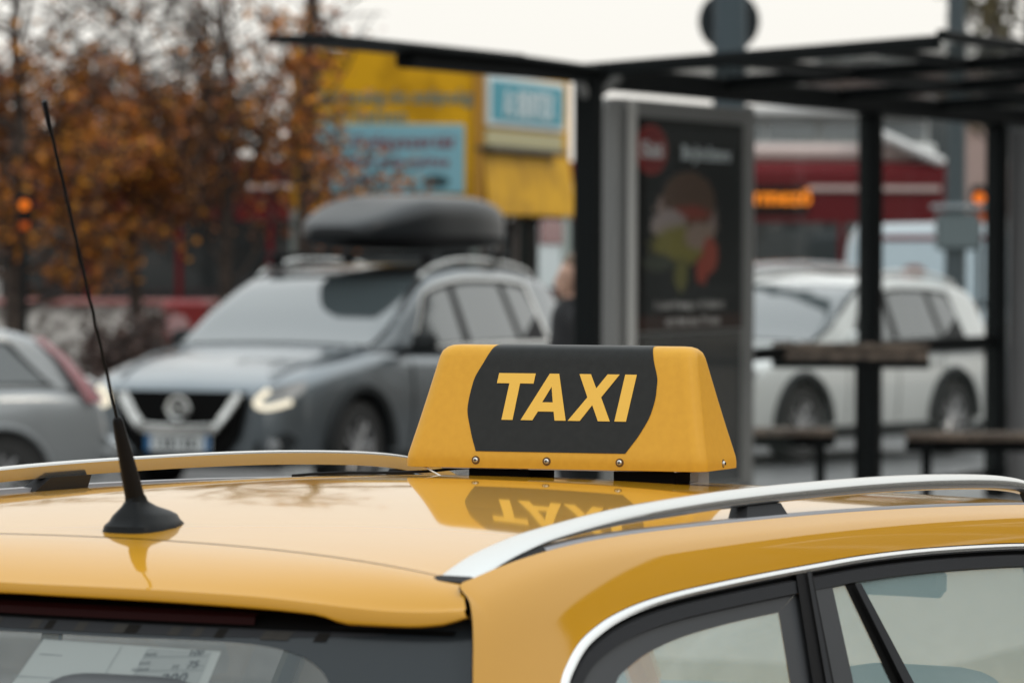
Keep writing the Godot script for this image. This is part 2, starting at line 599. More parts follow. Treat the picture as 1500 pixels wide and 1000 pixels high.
	for j in 8:
		var r := PackedVector3Array()
		for i in range(ci.size() - 1, 0, -1):
			var q: Vector2 = ci[i].lerp(Vector2(ci[i].x, 0.345), j / 7.0)
			r.append(rear_glass(-q.x, q.y, -0.001))
		for i in ci.size():
			var q: Vector2 = ci[i].lerp(Vector2(ci[i].x, 0.345), j / 7.0)
			r.append(rear_glass(q.x, q.y, -0.001))
		rows.append(r)
	st.grid(rows)
	put("rear_window", st, M.privacy, tg, 50, false)
	st = MB.new()
	rows = []
	for i in 21:
		var u := (i / 20.0 * 2 - 1)
		rows.append(PackedVector3Array([rear_glass(u * 0.645, 0.345), rear_glass(u * 0.66, 0.42, 0.02), Vector3(u * 0.68, 0.6, 1.93)]))
	st.grid(rows)
	put("lower_panel", st, M.paint, tg, 40, false)
	# wiper cover on the glass
	st = MB.new()
	rows = []
	for j in 6:
		var v := j / 5.0
		var r := PackedVector3Array()
		for i in 15:
			var k := i / 14.0 * 2 - 1
			var edge := 0.0795 + 0.012 * pow(absf(k), 5)
			r.append(rear_glass(0.161 + k * 0.097, lerpf(edge, 0.16, v), 0.004 + 0.02 * sin(minf(v * 4, 1.0) * PI / 2) * (1 - pow(absf(k), 6))))
		rows.append(r)
	st.grid(rows)
	put("wiper_cover", st, mat(lin(0.05, 0.055, 0.06), 0.5), tg, 50, false)
	# fare sheet behind the glass
	st = MB.new()
	var sheet := func(u: float, d: float) -> Vector3: return rear_glass(u, d, -0.006)
	var rr := []
	for i in 9:
		var k := i / 8.0
		rr.append(PackedVector3Array([sheet.call(lerpf(0.027, 0.2635, k), lerpf(0.0409, 0.0444, k)), sheet.call(lerpf(0.0, 0.26, k), lerpf(0.11, 0.095, k)), sheet.call(lerpf(-0.02, 0.255, k), 0.2)]))
	st.grid(rr)
	var pp := put("fare_sheet", st, M.paper, tx, 40, false)
	pp.set_meta("label", "pale printed fare sheet stuck inside the rear window")
	st = MB.new()
	for l in [[0.03, 0.058, 0.25, 0.0615, 0.0006], [0.005, 0.084, 0.165, 0.0835, 0.0005], [0.135, 0.0445, 0.124, 0.085, 0.0005], [0.17, 0.0465, 0.164, 0.08, 0.0005], [0.165, 0.0705, 0.25, 0.066, 0.0005], [0.17, 0.055, 0.25, 0.0505, 0.0004]]:
		var d := Vector2(l[2] - l[0], l[3] - l[1]).normalized()
		var q: Vector2 = Vector2(-d.y, d.x) * l[4]
		st.quad(rear_glass(l[0] + q.x, l[1] + q.y, -0.005), rear_glass(l[2] + q.x, l[3] + q.y, -0.005), rear_glass(l[2] - q.x, l[3] - q.y, -0.005), rear_glass(l[0] - q.x, l[1] - q.y, -0.005))
	put("ruled_line", st, mat(lin(0.3, 0.33, 0.32), 0.8), pp, 40, false)
	st = MB.new()
	st.quad(rear_glass(0.171, 0.0445, -0.0056), rear_glass(0.253, 0.0458, -0.0056), rear_glass(0.249, 0.09, -0.0056), rear_glass(0.163, 0.085, -0.0056))
	put("grey_field", st, mat(lin(0.45, 0.48, 0.46), 0.8), pp, 40, false)
	for w in [["100", 0.234, 0.0435, 20], ["75", 0.235, 0.0565, 24], ["300", 0.2165, 0.0735, 36], ["Alapdíj", 0.177, 0.0478, 8], ["Km-díj", 0.173, 0.0578, 8], ["Várakozás", 0.171, 0.065, 8], ["Ft", 0.214, 0.0605, 14]]:
		var tm := TextMesh.new()
		tm.text = w[0]
		tm.font = font("Droid Sans")
		tm.font_size = w[3]
		tm.pixel_size = 0.00058
		tm.depth = 0.0
		tm.material = M.print
		var o := own("printed_word", tm, pp)
		var at := rear_glass(w[1], w[2] + 0.004, -0.0045)
		var x := (rear_glass(w[1] + 0.01, w[2] + 0.003, -0.0045) - rear_glass(w[1], w[2] + 0.004, -0.0045)).normalized()
		var dn := (rear_glass(w[1], w[2] + 0.02) - rear_glass(w[1], w[2])).normalized()
		var z := x.cross(-dn).normalized()
		o.transform = Transform3D(Basis(x, (-dn + x * 0.2) * 1.0, z), at)

func font(n: String) -> SystemFont:
	if not M.has("font_" + n):
		var f := SystemFont.new()
		f.font_names = PackedStringArray([n])
		f.font_weight = 700
		M["font_" + n] = f
	return M["font_" + n]

func flank(tx: Node3D, s: int) -> void:
	var add := func(called: String, st: MB, m: Material, parent: Node, crease := 50.0) -> MeshInstance3D:
		return put(called, st if s > 0 else st.mirror(), m, parent, crease, false)
	var inner := [Vector2(-1.1, 0.085), Vector2(-0.8, 0.066), Vector2(-0.5, 0.055), Vector2(-0.254, 0.0507), Vector2(-0.042, 0.0498), Vector2(0.159, 0.05), Vector2(0.352, 0.0522), Vector2(0.4935, 0.0557), Vector2(0.642, 0.0592), Vector2(0.78, 0.0629), Vector2(0.913, 0.0672), Vector2(1.015, 0.0722), Vector2(1.091, 0.0788), Vector2(1.1425, 0.086), Vector2(1.196, 0.0975), Vector2(1.239, 0.115), Vector2(1.27, 0.1345), Vector2(1.3, 0.172), Vector2(1.318, 0.22), Vector2(1.325, 0.28), Vector2(1.318, 0.35), Vector2(1.29, 0.43)]
	var outer := [Vector2(-1.1, -0.002), Vector2(-0.8, -0.002), Vector2(-0.5, -0.002), Vector2(-0.254, -0.002), Vector2(-0.042, -0.002), Vector2(0.159, -0.002), Vector2(0.352, -0.002), Vector2(0.4935, -0.002), Vector2(0.642, -0.002), Vector2(0.79, -0.002), Vector2(0.93, -0.002), Vector2(1.045, -0.002), Vector2(1.14, -0.002), Vector2(1.22, -0.002), Vector2(1.29, -0.002), Vector2(1.345, -0.002), Vector2(1.378, -0.0015), Vector2(1.389, 0.0135), Vector2(1.402, 0.031), Vector2(1.432, 0.075), Vector2(1.51, 0.2), Vector2(1.66, 0.43)]
	var side_panel: MeshInstance3D = add.call("side_panel", strip(outer, inner, 0.0, 0.0, 10), M.paint, tx, 60.0)
	# inner edge of the panel towards the tailgate gap
	var edge := MB.new()
	var ce := cat2(outer.slice(14), 4)
	var er := []
	for k in 3:
		var r := PackedVector3Array()
		for q in ce: r.append(side(q.x, q.y) + [Vector3(0, 0, 0), Vector3(-0.003, -0.002, -0.003), Vector3(-0.02, -0.01, -0.06)][k])
		er.append(r)
	edge.grid(er)
	add.call("panel_gap", edge, M.groove, side_panel)
	# window surround: bright trim, gap, rubber, seal
	var c0 := offset_line(inner, 0.0)
	var c1 := offset_line(inner, 0.0035)
	var c2 := offset_line(inner, 0.0085)
	var c3 := offset_line(inner, 0.0112)
	var c4 := offset_line(inner, 0.0165)
	var c5 := offset_line(inner, 0.0178)
	var c6 := offset_line(inner, 0.0325)
	var c7 := offset_line(inner, 0.0355)
	var trim := MB.new()
	for q in [[c0, c1, -0.002, 0.004], [c1, c2, 0.004, 0.0045], [c2, c3, 0.0045, 0.0005]]: trim.p.append_array(strip(q[0], q[1], q[2], q[3], 2).p)
	add.call("window_trim", trim, M.chrome, tx)
	add.call("window_gap", strip(c3, c4, -0.003, -0.006, 1), M.groove, tx)
	var rub := MB.new()
	for q in [[c4, c5, -0.006, 0.001], [c5, c6, 0.001, 0.0005], [c6, c7, 0.0005, -0.006]]: rub.p.append_array(strip(q[0], q[1], q[2], q[3], 2).p)
	add.call("window_frame", rub, M.rubber, tx)
	# uprights
	add.call("window_divider", pane([Vector2(0.582, 0.066), Vector2(0.53, 0.0665)], [Vector2(0.75, 0.46), Vector2(0.66, 0.46)], 0.0035, 1, 10), M.black, tx)
	add.call("window_divider", pane([Vector2(0.5535, 0.064), Vector2(0.5425, 0.0645)], [Vector2(0.708, 0.46), Vector2(0.683, 0.46)], 0.0075, 1, 10), M.rubber, tx)
	add.call("pillar_panel", pane([Vector2(0.5345, 0.083), Vector2(0.4706, 0.085)], [Vector2(0.71, 0.45), Vector2(0.575, 0.45)], -0.001, 1, 8), M.pillar, tx)
	add.call("glass_runner", pane([Vector2(0.425, 0.086), Vector2(0.386, 0.086)], [Vector2(0.3, 0.45), Vector2(0.208, 0.45)], -0.0035, 1, 8), M.groove, tx)
	add.call("glass_runner", pane([Vector2(0.409, 0.087), Vector2(0.3885, 0.087)], [Vector2(0.265, 0.45), Vector2(0.2115, 0.45)], 0.005, 1, 8), M.rubber, tx)
	add.call("pillar_panel", pane([Vector2(-0.4, 0.055), Vector2(-0.56, 0.057)], [Vector2(-0.36, 0.46), Vector2(-0.52, 0.46)], 0.002, 1, 8), M.pillar, tx)
	# panes
	var cb := [Vector2(1.29, 0.16), Vector2(1.208, 0.1345), Vector2(1.157, 0.121), Vector2(1.095, 0.1115), Vector2(0.968, 0.1015), Vector2(0.8065, 0.0935), Vector2(0.5745, 0.088)]
	add.call("cargo_window", pane(cb, [Vector2(1.27, 0.45), Vector2(1.18, 0.45), Vector2(1.12, 0.45), Vector2(1.06, 0.45), Vector2(0.96, 0.45), Vector2(0.85, 0.45), Vector2(0.72, 0.45)], -0.006, 4, 8), M.glass, tx)
	# dark printed border round the cargo pane
	var bo := cb.duplicate()
	bo[0] = Vector2(1.27, 0.18)
	var bi := [Vector2(1.19, 0.2), Vector2(1.14, 0.155), Vector2(1.095, 0.142), Vector2(1.04, 0.132), Vector2(0.94, 0.122), Vector2(0.8, 0.115), Vector2(0.655, 0.111)]
	add.call("pane_border", pane(bo, bi, -0.0045, 4, 2), M.pillar, tx)
	add.call("pane_border", pane([Vector2(0.655, 0.111), Vector2(0.574, 0.0885)], [Vector2(0.79, 0.45), Vector2(0.722, 0.45)], -0.0045, 1, 8), M.pillar, tx)
	add.call("quarter_window", pane([Vector2(0.4728, 0.086), Vector2(0.395, 0.086)], [Vector2(0.575, 0.45), Vector2(0.23, 0.45)], -0.005, 2, 8), M.glass, tx)
	add.call("door_window", pane([Vector2(0.392, 0.085), Vector2(0.12, 0.084), Vector2(-0.157, 0.083), Vector2(-0.4, 0.088)], [Vector2(0.215, 0.45), Vector2(0, 0.45), Vector2(-0.18, 0.45), Vector2(-0.37, 0.45)], -0.005, 4, 8), M.glass, tx)
	add.call("door_window", pane([Vector2(-0.54, 0.09), Vector2(-0.8, 0.1), Vector2(-1.12, 0.12)], [Vector2(-0.5, 0.45), Vector2(-1.1, 0.45), Vector2(-1.6, 0.45)], -0.005, 4, 8), M.glass, tx)
	add.call("door_top", pane([Vector2(1.66, 0.43), Vector2(0.5, 0.43), Vector2(-1.7, 0.43)], [Vector2(1.7, 0.52), Vector2(0.5, 0.52), Vector2(-1.75, 0.52)], 0.0, 6, 2), M.paint, tx)
	# roof rail
	var rt := [Vector2(-0.61, 1.4365), Vector2(-0.56, 1.4515), Vector2(-0.5, 1.4645), Vector2(-0.41, 1.4765), Vector2(-0.27, 1.486), Vector2(-0.06, 1.494), Vector2(0.14, 1.498), Vector2(0.33, 1.4995), Vector2(0.555, 1.4995), Vector2(0.758, 1.4965), Vector2(0.943, 1.489), Vector2(1.113, 1.475), Vector2(1.19, 1.465), Vector2(1.27, 1.4495), Vector2(1.337, 1.4295)]
	var cp := cat2(rt, 5)
	var rows := []
	for i in cp.size():
		var q: Vector2 = cp[i]
		var tan_: Vector2 = (cp[mini(i + 1, cp.size() - 1)] - cp[maxi(i - 1, 0)]).normalized()
		var nrm := Vector3(0, tan_.x, -tan_.y)
		var uu := 0.533 - 0.030 * pow(maxf(0, q.x - 0.5), 2) - 0.05 * pow(maxf(0, -q.x), 2)
		var wide := 1.0 + 0.45 * smoothstep(0.95, 1.32, q.x)
		var thin := 1.0 - 0.36 * smoothstep(0.75, 1.2, q.x)
		var r := PackedVector3Array()
		for w in [Vector2(-0.0155, -0.0035), Vector2(-0.0145, -0.0014), Vector2(-0.012, -0.0002), Vector2(-0.008, 0.0006), Vector2(-0.001, 0.0), Vector2(0.004, -0.0012), Vector2(0.0085, -0.0032), Vector2(0.012, -0.0058), Vector2(0.0145, -0.009), Vector2(0.0158, -0.0125), Vector2(0.0155, -0.0155), Vector2(0.0135, -0.0185), Vector2(0.0095, -0.0208), Vector2(0.004, -0.0215), Vector2(-0.004, -0.0215)]:
			r.append(Vector3(uu + w.x * wide, q.y, q.x) + nrm * w.y * thin)
		rows.append(r)
	var st := MB.new()
	st.grid(rows, true)
	st.fan(rows[0]); st.fan(rows[rows.size() - 1], true)
	var rail: MeshInstance3D = add.call("roof_rail", st, M.alu, tx, 28.0)
	st = MB.new()                                     # grey base moulding along the gutter
	rows = []
	for i in 60:
		var t := lerpf(-0.58, 1.17, i / 59.0)
		var b := side(t, 0)
		rows.append(PackedVector3Array([b + Vector3(-0.03, -0.004, 0), b + Vector3(-0.026, 0.0045, 0), b + Vector3(-0.008, 0.005, 0), b + Vector3(-0.0035, 0.0, 0), b + Vector3(-0.002, -0.006, 0)]))
	st.grid(rows)
	add.call("rail_moulding", st, M.strip_grey, rail, 30.0)
	st = MB.new()                                     # dark gutter seal
	rows = []
	for i in 70:
		var t := lerpf(-1.1, 1.36, i / 69.0)
		var b := side(t, 0)
		rows.append(PackedVector3Array([b + Vector3(-0.016, -0.003, 0), b + Vector3(-0.003, -0.0035, 0), b + Vector3(0.0005, -0.0005, 0)]))
	st.grid(rows)
	add.call("gutter_seal", st, M.groove, tx)
	for f in [[0.475, 0.6, 0.585, 0.62], [-0.62, -0.42, -0.45, -0.45]]:     # feet
		st = MB.new()
		var ring0 := PackedVector3Array()
		var ring1 := PackedVector3Array()
		var a := side(f[0], 0)
		var b := side(f[3], 0)
		var base := [Vector3(a.x - 0.034, a.y - 0.004, a.z), Vector3(a.x - 0.006, a.y - 0.004, a.z), Vector3(b.x - 0.006, b.y - 0.004, b.z), Vector3(b.x - 0.034, b.y - 0.004, b.z)]
		for v in base: ring0.append(v)
		for k in 4:
			var v: Vector3 = base[k]
			var tt: float = f[0] + 0.004 if k < 2 else f[2]
			ring1.append(Vector3(0.533 + (-0.012 if k == 0 or k == 3 else 0.011), cr(rt, tt) - 0.021, tt))
		st.loft([ring0, ring1])
		add.call("rail_foot", st, M.rubber, rail, 20.0)
	st = MB.new()                                     # rear wedge under the rail
	rows = []
	for i in 9:
		var t := lerpf(1.17, 1.345, i / 8.0)
		var b := side(t, 0)
		var uu := 0.533 - 0.030 * pow(t - 0.5, 2)
		rows.append(PackedVector3Array([Vector3(uu - 0.012, cr(rt, t) - 0.012, t), Vector3(b.x - 0.04, b.y - 0.01, t), Vector3(b.x - 0.002, b.y - 0.001, t), Vector3(uu + 0.019, cr(rt, t) - 0.0095, t)]))
	st.grid(rows, true)
	st.fan(rows[0]); st.fan(rows[8], true)
	add.call("rail_foot", st, M.black, rail, 30.0)
	st = MB.new()
	st.box(Vector3(0.513, 1.4195, 1.346), Vector3(0.056, 0.017, 0.024), 0.004, Basis(Vector3.RIGHT, 0.35))
	add.call("rail_cap", st, M.black, rail, 30.0)

func pane(top: Array, bottom: Array, off: float, sub: int, rows: int) -> MB:
	return strip(top, bottom, off, off, rows, sub)

func aerial(tx: Node3D) -> void:
	var an := Node3D.new()
	an.name = "aerial"
	tx.add_child(an)
	var st := MB.new()
	var rings := []
	var base_t := 1.185
	var y0 := roof_y(0, base_t)
	# teardrop foot: rings from the roof upwards
	for l in [[0.0, 0.066, 0.041, 0.0], [0.004, 0.064, 0.039, 0.0], [0.009, 0.057, 0.034, 0.001], [0.016, 0.052, 0.030, 0.002], [0.021, 0.043, 0.024, 0.008], [0.027, 0.028, 0.0165, 0.019], [0.034, 0.017, 0.013, 0.026], [0.042, 0.0132, 0.0122, 0.03]]:
		var ring := PackedVector3Array()
		for k in 28:
			var a := TAU * k / 28
			var ca := cos(a)
			var sa := sin(a)
			var e := 0.62 if l[0] < 0.03 else 0.9
			var x: float = l[2] * signf(sa) * pow(absf(sa), e)
			var z: float = l[1] * signf(ca) * pow(absf(ca), e)
			x *= 1.0 - 0.35 * clampf(-z / 0.066, 0, 1)         # narrower towards the front
			ring.append(Vector3(x, y0 + l[0] - 0.001 - (0.004 if l[0] == 0.0 else 0.0), base_t + z + l[3]))
		rings.append(ring)
	st.grid(rings, true)
	st.fan(rings[7], true)
	put("foot", st, mat(lin(0.008, 0.009, 0.010), 0.4, 0, 0, 0.22), an, 35)
	st = MB.new()
	var d := Vector3(0, 0.91, 0.4146).normalized()
	var p0 := Vector3(0, 1.478, 1.207)
	var p1 := Vector3(0, 1.597, 1.26)
	st.tube([p0, p0.lerp(p1, 0.3), p0.lerp(p1, 0.75), p1 - (p1 - p0) * 0.04, p1], [0.0128, 0.0115, 0.0082, 0.0068, 0.0045], 16)
	put("rubber_boot", st, M.black, an, 35)
	st = MB.new()
	var tip := Vector3(0, 1.9785, 1.4335)
	var path := []
	var rad := []
	for i in 121:
		var k := i / 120.0
		path.append(p1.lerp(tip, k) + Vector3(0.0002 * sin(k * 60), 0.0, 0.0002 * cos(k * 47)))
		rad.append(0.0021 if k < 0.915 else 0.0033)
	st.tube(path, rad, 8)
	put("whip", st, M.black, an, 50)

func soft_box(c: Vector3, s: Vector3, e := 0.5) -> MB:      # rounded cushion
	var st := MB.new()
	var rows := []
	for i in 13:
		var p := -PI / 2 + PI * i / 12.0
		var r := PackedVector3Array()
		for j in 24:
			var a := TAU * j / 24.0
			var f := func(v: float) -> float: return signf(v) * pow(absf(v), e)
			r.append(c + Vector3(s.x * 0.5 * f.call(cos(p)) * f.call(cos(a)), s.y * 0.5 * f.call(sin(p)), s.z * 0.5 * f.call(cos(p)) * f.call(sin(a))))
		rows.append(r)
	st.grid(rows, true)
	return st

func cabin(tx: Node3D) -> void:
	for x in [-0.37, 0.37]:
		var b := put("front_seat", soft_box(Vector3(x, 0.78, -0.45), Vector3(0.5, 0.55, 0.2)), M.seat, tx)
		put("headrest", soft_box(Vector3(x, 1.09, -0.42), Vector3(0.29, 0.2, 0.11)), M.seat, b)
	var r := put("rear_seat", soft_box(Vector3(0, 0.76, 0.5), Vector3(1.3, 0.55, 0.22)), M.seat, tx)
	for x in [-0.42, 0.0, 0.42]: put("headrest", soft_box(Vector3(x, 1.07, 0.5), Vector3(0.26, 0.15, 0.1)), M.seat, r)
	var st := MB.new()
	st.box(Vector3(0, 0.62, 0), Vector3(1.5, 0.04, 3.2))
	put("cabin_floor", st, M.dark, tx)
	st = MB.new()
	st.box(Vector3(0, 1.335, -1.11), Vector3(0.98, 0.05, 0.02), 0.008)
	put("header_panel", st, M.liner, tx)
	st = MB.new()
	st.box(Vector3(0.02, 1.255, -1.2), Vector3(0.17, 0.05, 0.03), 0.012)
	put("inside_mirror", st, M.dark, tx)
	for s in [-1, 1]:
		st = MB.new()
		st.bar(Vector3(s * 0.53, 1.37, -1.12), Vector3(s * 0.72, 1.0, -1.78), 0.06, 0.05, 0.015)
		put("front_pillar", st, M.paint, tx)
		st = MB.new()
		st.bar(Vector3(s * 0.56, 1.37, -0.47), Vector3(s * 0.7, 0.98, -0.44), 0.03, 0.1, 0.01)
		put("pillar_trim", st, M.liner, tx)
	st = MB.new()
	st.box(Vector3(0, 0.95, 1.1), Vector3(1.25, 0.02, 0.9))
	put("luggage_cover", st, M.dark, tx)


func roof_sign() -> void:
	var sg := thing("taxi_sign", "yellow trapezoid roof sign with black panel reading TAXI, on the taxi roof", "taxi sign", Vector3(0.0872, 1.473, -7.135), -20)
	var prof := [[0.016, 0.2275, 0.0835], [0.0165, 0.2297, 0.0852], [0.026, 0.2297, 0.0855], [0.034, 0.2285, 0.0848], [0.045, 0.2258, 0.0815], [0.08, 0.2178, 0.0693], [0.12, 0.2093, 0.0553], [0.16, 0.2012, 0.0413], [0.176, 0.198, 0.0355], [0.184, 0.1952, 0.031], [0.1895, 0.1895, 0.025], [0.192, 0.182, 0.018], [0.1928, 0.172, 0.008]]
	var st := MB.new()
	var rings := []
	for l in prof:
		var ring := PackedVector3Array()
		var rad := minf(0.021, l[2] * 0.85)
		for c in 4:
			var cx: float = (l[1] - rad) * [1, -1, -1, 1][c]
			var cz: float = (l[2] - rad) * [1, 1, -1, -1][c]
			for k in 7:
				var a := PI / 2 * (c + k / 6.0)
				ring.append(Vector3(cx + rad * cos(a), l[0], cz + rad * sin(a)))
		rings.append(ring)
	st.grid(rings, true)
	st.fan(rings[0]); st.fan(rings[rings.size() - 1], true)
	var body := put("housing", st, M.sign, sg, 50)
	var tab := []
	for l in prof: tab.append(Vector2(l[0], l[2]))
	var face := func(u: float, h: float) -> Vector3: return Vector3(u, h, cr(tab, h) + 0.0006)
	# black panel, carried over the top edge
	var la := [Vector2(0.0405, -0.1177), Vector2(0.07, -0.1295), Vector2(0.104, -0.1385), Vector2(0.14, -0.1345), Vector2(0.17, -0.121), Vector2(0.19, -0.1105), Vector2(0.1929, -0.108)]
	var ra := [Vector2(0.0405, 0.1105), Vector2(0.07, 0.13), Vector2(0.098, 0.1425), Vector2(0.125, 0.1468), Vector2(0.142, 0.1466), Vector2(0.17, 0.1385), Vector2(0.19, 0.1325), Vector2(0.1929, 0.131)]
	var hs := []
	for i in 37: hs.append(0.0405 + 0.1435 * i / 36.0)
	for h in [0.1865, 0.1895, 0.192, 0.1928]: hs.append(h)
	var rows := []
	for h in hs:
		var r := PackedVector3Array()
		for j in 13:
			var u := lerpf(cr(la, h), cr(ra, h), j / 12.0)
			r.append(face.call(u, h) + Vector3(0, 0.0005 if h > 0.185 else 0.0, 0))
		rows.append(r)
	var last: PackedVector3Array = rows[rows.size() - 1].duplicate()
	for j in last.size(): last[j] = Vector3(last[j].x, 0.1936, -0.006)
	rows.append(last)
	st = MB.new()
	st.grid(rows)
	var pan := put("black_panel", st, M.sign_black, sg, 50, false)
	# the letters, each with its own slight thickness
	var up := 1.6255 - 1.473
	var lo := 1.5587 - 1.473
	var letters := [
		PackedVector2Array([Vector2(-0.0959, up), Vector2(-0.0396, up), Vector2(-0.0412, 0.138), Vector2(-0.0619, 0.138), Vector2(-0.0667, lo), Vector2(-0.0837, lo), Vector2(-0.0782, 0.138), Vector2(-0.0975, 0.138)]),
		PackedVector2Array([Vector2(-0.0179, up), Vector2(-0.0036, up), Vector2(0.0147, lo), Vector2(-0.0022, lo), Vector2(-0.0052, 0.0983), Vector2(-0.0293, 0.0983), Vector2(-0.0362, lo), Vector2(-0.0542, lo)]),
		PackedVector2Array([Vector2(0.0276, up), Vector2(0.0449, up), Vector2(0.0555, 0.1322), Vector2(0.0705, up), Vector2(0.0888, up), Vector2(0.0645, 0.1196), Vector2(0.0818, lo), Vector2(0.0638, lo), Vector2(0.0524, 0.1085), Vector2(0.0362, lo), Vector2(0.0178, lo), Vector2(0.0437, 0.1194)]),
		PackedVector2Array([Vector2(0.0972, up), Vector2(0.1147, up), Vector2(0.1063, lo), Vector2(0.0888, lo)])]
	var hole := [Vector2(-0.0128, 0.1339), Vector2(-0.0082, 0.1115), Vector2(-0.0245, 0.1115)]
	for i in 4:
		st = MB.new()
		var f := func(u: float, h: float) -> Vector3: return face.call(u, h) + Vector3(0, 0, 0.0002)
		if i == 1:     # the A, bridged round its opening
			var o: PackedVector2Array = letters[1]
			var outer_ring := [o[0], o[1], Vector2(0.0147, lo), o[3], o[4], o[5], o[6], o[7]]
			var a2 := PackedVector2Array([o[0], hole[0], hole[2], o[5], o[6], o[7]])
			var a3 := PackedVector2Array([o[0], o[1], o[2], o[3], o[4], hole[1], hole[0]])
			var a4 := PackedVector2Array([hole[2], hole[1], o[4], o[5]])
			for q in [a2, a3, a4]: st.plate(q, f, Vector3(0, 0.0001, 0.0006))
		else:
			st.plate(letters[i], f, Vector3(0, 0.0001, 0.0006))
		put("letter", st, M.letter, pan, 20)
	for q in [Vector3(-0.1168, 0.0275, 0.0855), Vector3(-0.008, 0.0275, 0.0855), Vector3(0.1028, 0.0275, 0.0855), Vector3(0.2294, 0.025, -0.005)]:
		var sx := Transform3D(Basis(Vector3.UP, -PI / 2), q) if q.x < 0.2 else Transform3D(Basis(), q)
		st = MB.new()
		st.lathe([Vector2(0.0, 0.0034), Vector2(0.0024, 0.0031), Vector2(0.0038, 0.0018), Vector2(0.0042, 0.0), Vector2(0.0042, -0.001)], 16, sx)
		var sc := put("screw", st, M.steel, body, 30, false)
		st = MB.new()
		st.box(sx * Vector3(0.0032, 0, 0), Vector3(0.0016, 0.0042, 0.0016) if q.x > 0.2 else Vector3(0.001, 0.0042, 0.0016))
		st.box(sx * Vector3(0.00321, 0, 0), Vector3(0.0042, 0.001, 0.0016) if q.x < 0.2 else Vector3(0.0016, 0.001, 0.0042))
		put("cross_slot", st, M.groove, sc)
		st = MB.new()
		st.lathe([Vector2(0.0, -0.0), Vector2(0.0062, 0.0), Vector2(0.0062, -0.0012)], 16, Transform3D(sx.basis, sx.origin + sx.basis.x * 0.0004))
		put("rust_ring", st, mat(lin(0.12, 0.06, 0.02), 0.9), sc, 30, false)
	# feet and bracket
	for x in [-0.0905, 0.1315]:
		st = MB.new()
		st.box(Vector3(x, 0.006, 0.005), Vector3(0.094, 0.022, 0.11), 0.002)
		put("magnet_foot", st, M.groove, sg)
	st = MB.new()
	st.box(Vector3(0.0, 0.0145, 0.0), Vector3(0.36, 0.002, 0.12), 0.0005)
	put("bracket_plate", st, M.steel, sg)
	for x in [-0.155, 0.205]:
		st = MB.new()
		st.box(Vector3(x, 0.005, 0.03), Vector3(0.028, 0.0185, 0.0015))
		put("clear_tab", st, glass(Color(0.8, 0.8, 0.78), 0.2), sg)
	st = MB.new()
	var wire := cat3([Vector3(-0.39, 0.001, 0.12), Vector3(-0.33, 0.006, 0.11), Vector3(-0.26, 0.007, 0.1), Vector3(-0.2, 0.009, 0.07), Vector3(-0.16, 0.013, 0.04), Vector3(-0.12, 0.015, 0.02)], 8)
	st.tube(wire, 0.0022, 8)
	put("cable", st, M.black, sg)
	st = MB.new()
	st.tube(cat3([Vector3(-0.2, 0.016, 0.075), Vector3(-0.18, 0.008, 0.085), Vector3(-0.165, 0.002, 0.09)], 6), 0.0012, 6)
	put("cable_tie", st, mat(lin(0.7, 0.7, 0.68), 0.4), sg)

# ------------------------------------------------------------------ other road vehicles
func wheel(parent: Node3D, c: Vector3, r: float, w: float, s: int) -> void:
	var st := MB.new()
	var k := r / 0.36
	var prof := []
	for q in [Vector2(0.22, -w / 2), Vector2(0.33, -w / 2), Vector2(0.355, -w / 2 + 0.03), Vector2(0.36, 0), Vector2(0.355, w / 2 - 0.03), Vector2(0.33, w / 2), Vector2(0.22, w / 2)]: prof.append(Vector2(q.x * k, q.y * s))
	st.lathe(prof, 32, Transform3D(Basis(), c))
	var o := put("wheel", st, M.tyre, parent, 40, false)
	st = MB.new()
	var face := w / 2 - 0.015
	for i in 5:
		var a := TAU * i / 5.0 + 0.3
		var d := Vector3(0, cos(a), sin(a))
		var e := Vector3(0, -sin(a), cos(a))
		for m in [-1, 1]:
			st.bar(c + Vector3(s * (face - 0.01), 0, 0) + d * 0.04 * k + e * 0.012 * m, c + Vector3(s * face, 0, 0) + d * 0.225 * k + e * 0.05 * m, 0.028, 0.02, 0.004, Vector3(s, 0, 0))
	st.lathe([Vector2(0.0, s * face), Vector2(0.05 * k, s * face), Vector2(0.06 * k, s * (face - 0.02))], 16, Transform3D(Basis(), c))
	st.lathe([Vector2(0.235 * k, s * face), Vector2(0.222 * k, s * (face + 0.004)), Vector2(0.21 * k, s * (face - 0.03)), Vector2(0.2 * k, s * (face - 0.1))], 32, Transform3D(Basis(), c))
	put("rim", st, M.rim, o, 40, false)
	st = MB.new()
	st.lathe([Vector2(0.0, s * (face - 0.07)), Vector2(0.22 * k, s * (face - 0.07))], 24, Transform3D(Basis(), c))
	put("brake_disc", st, M.dark, o, 40, false)

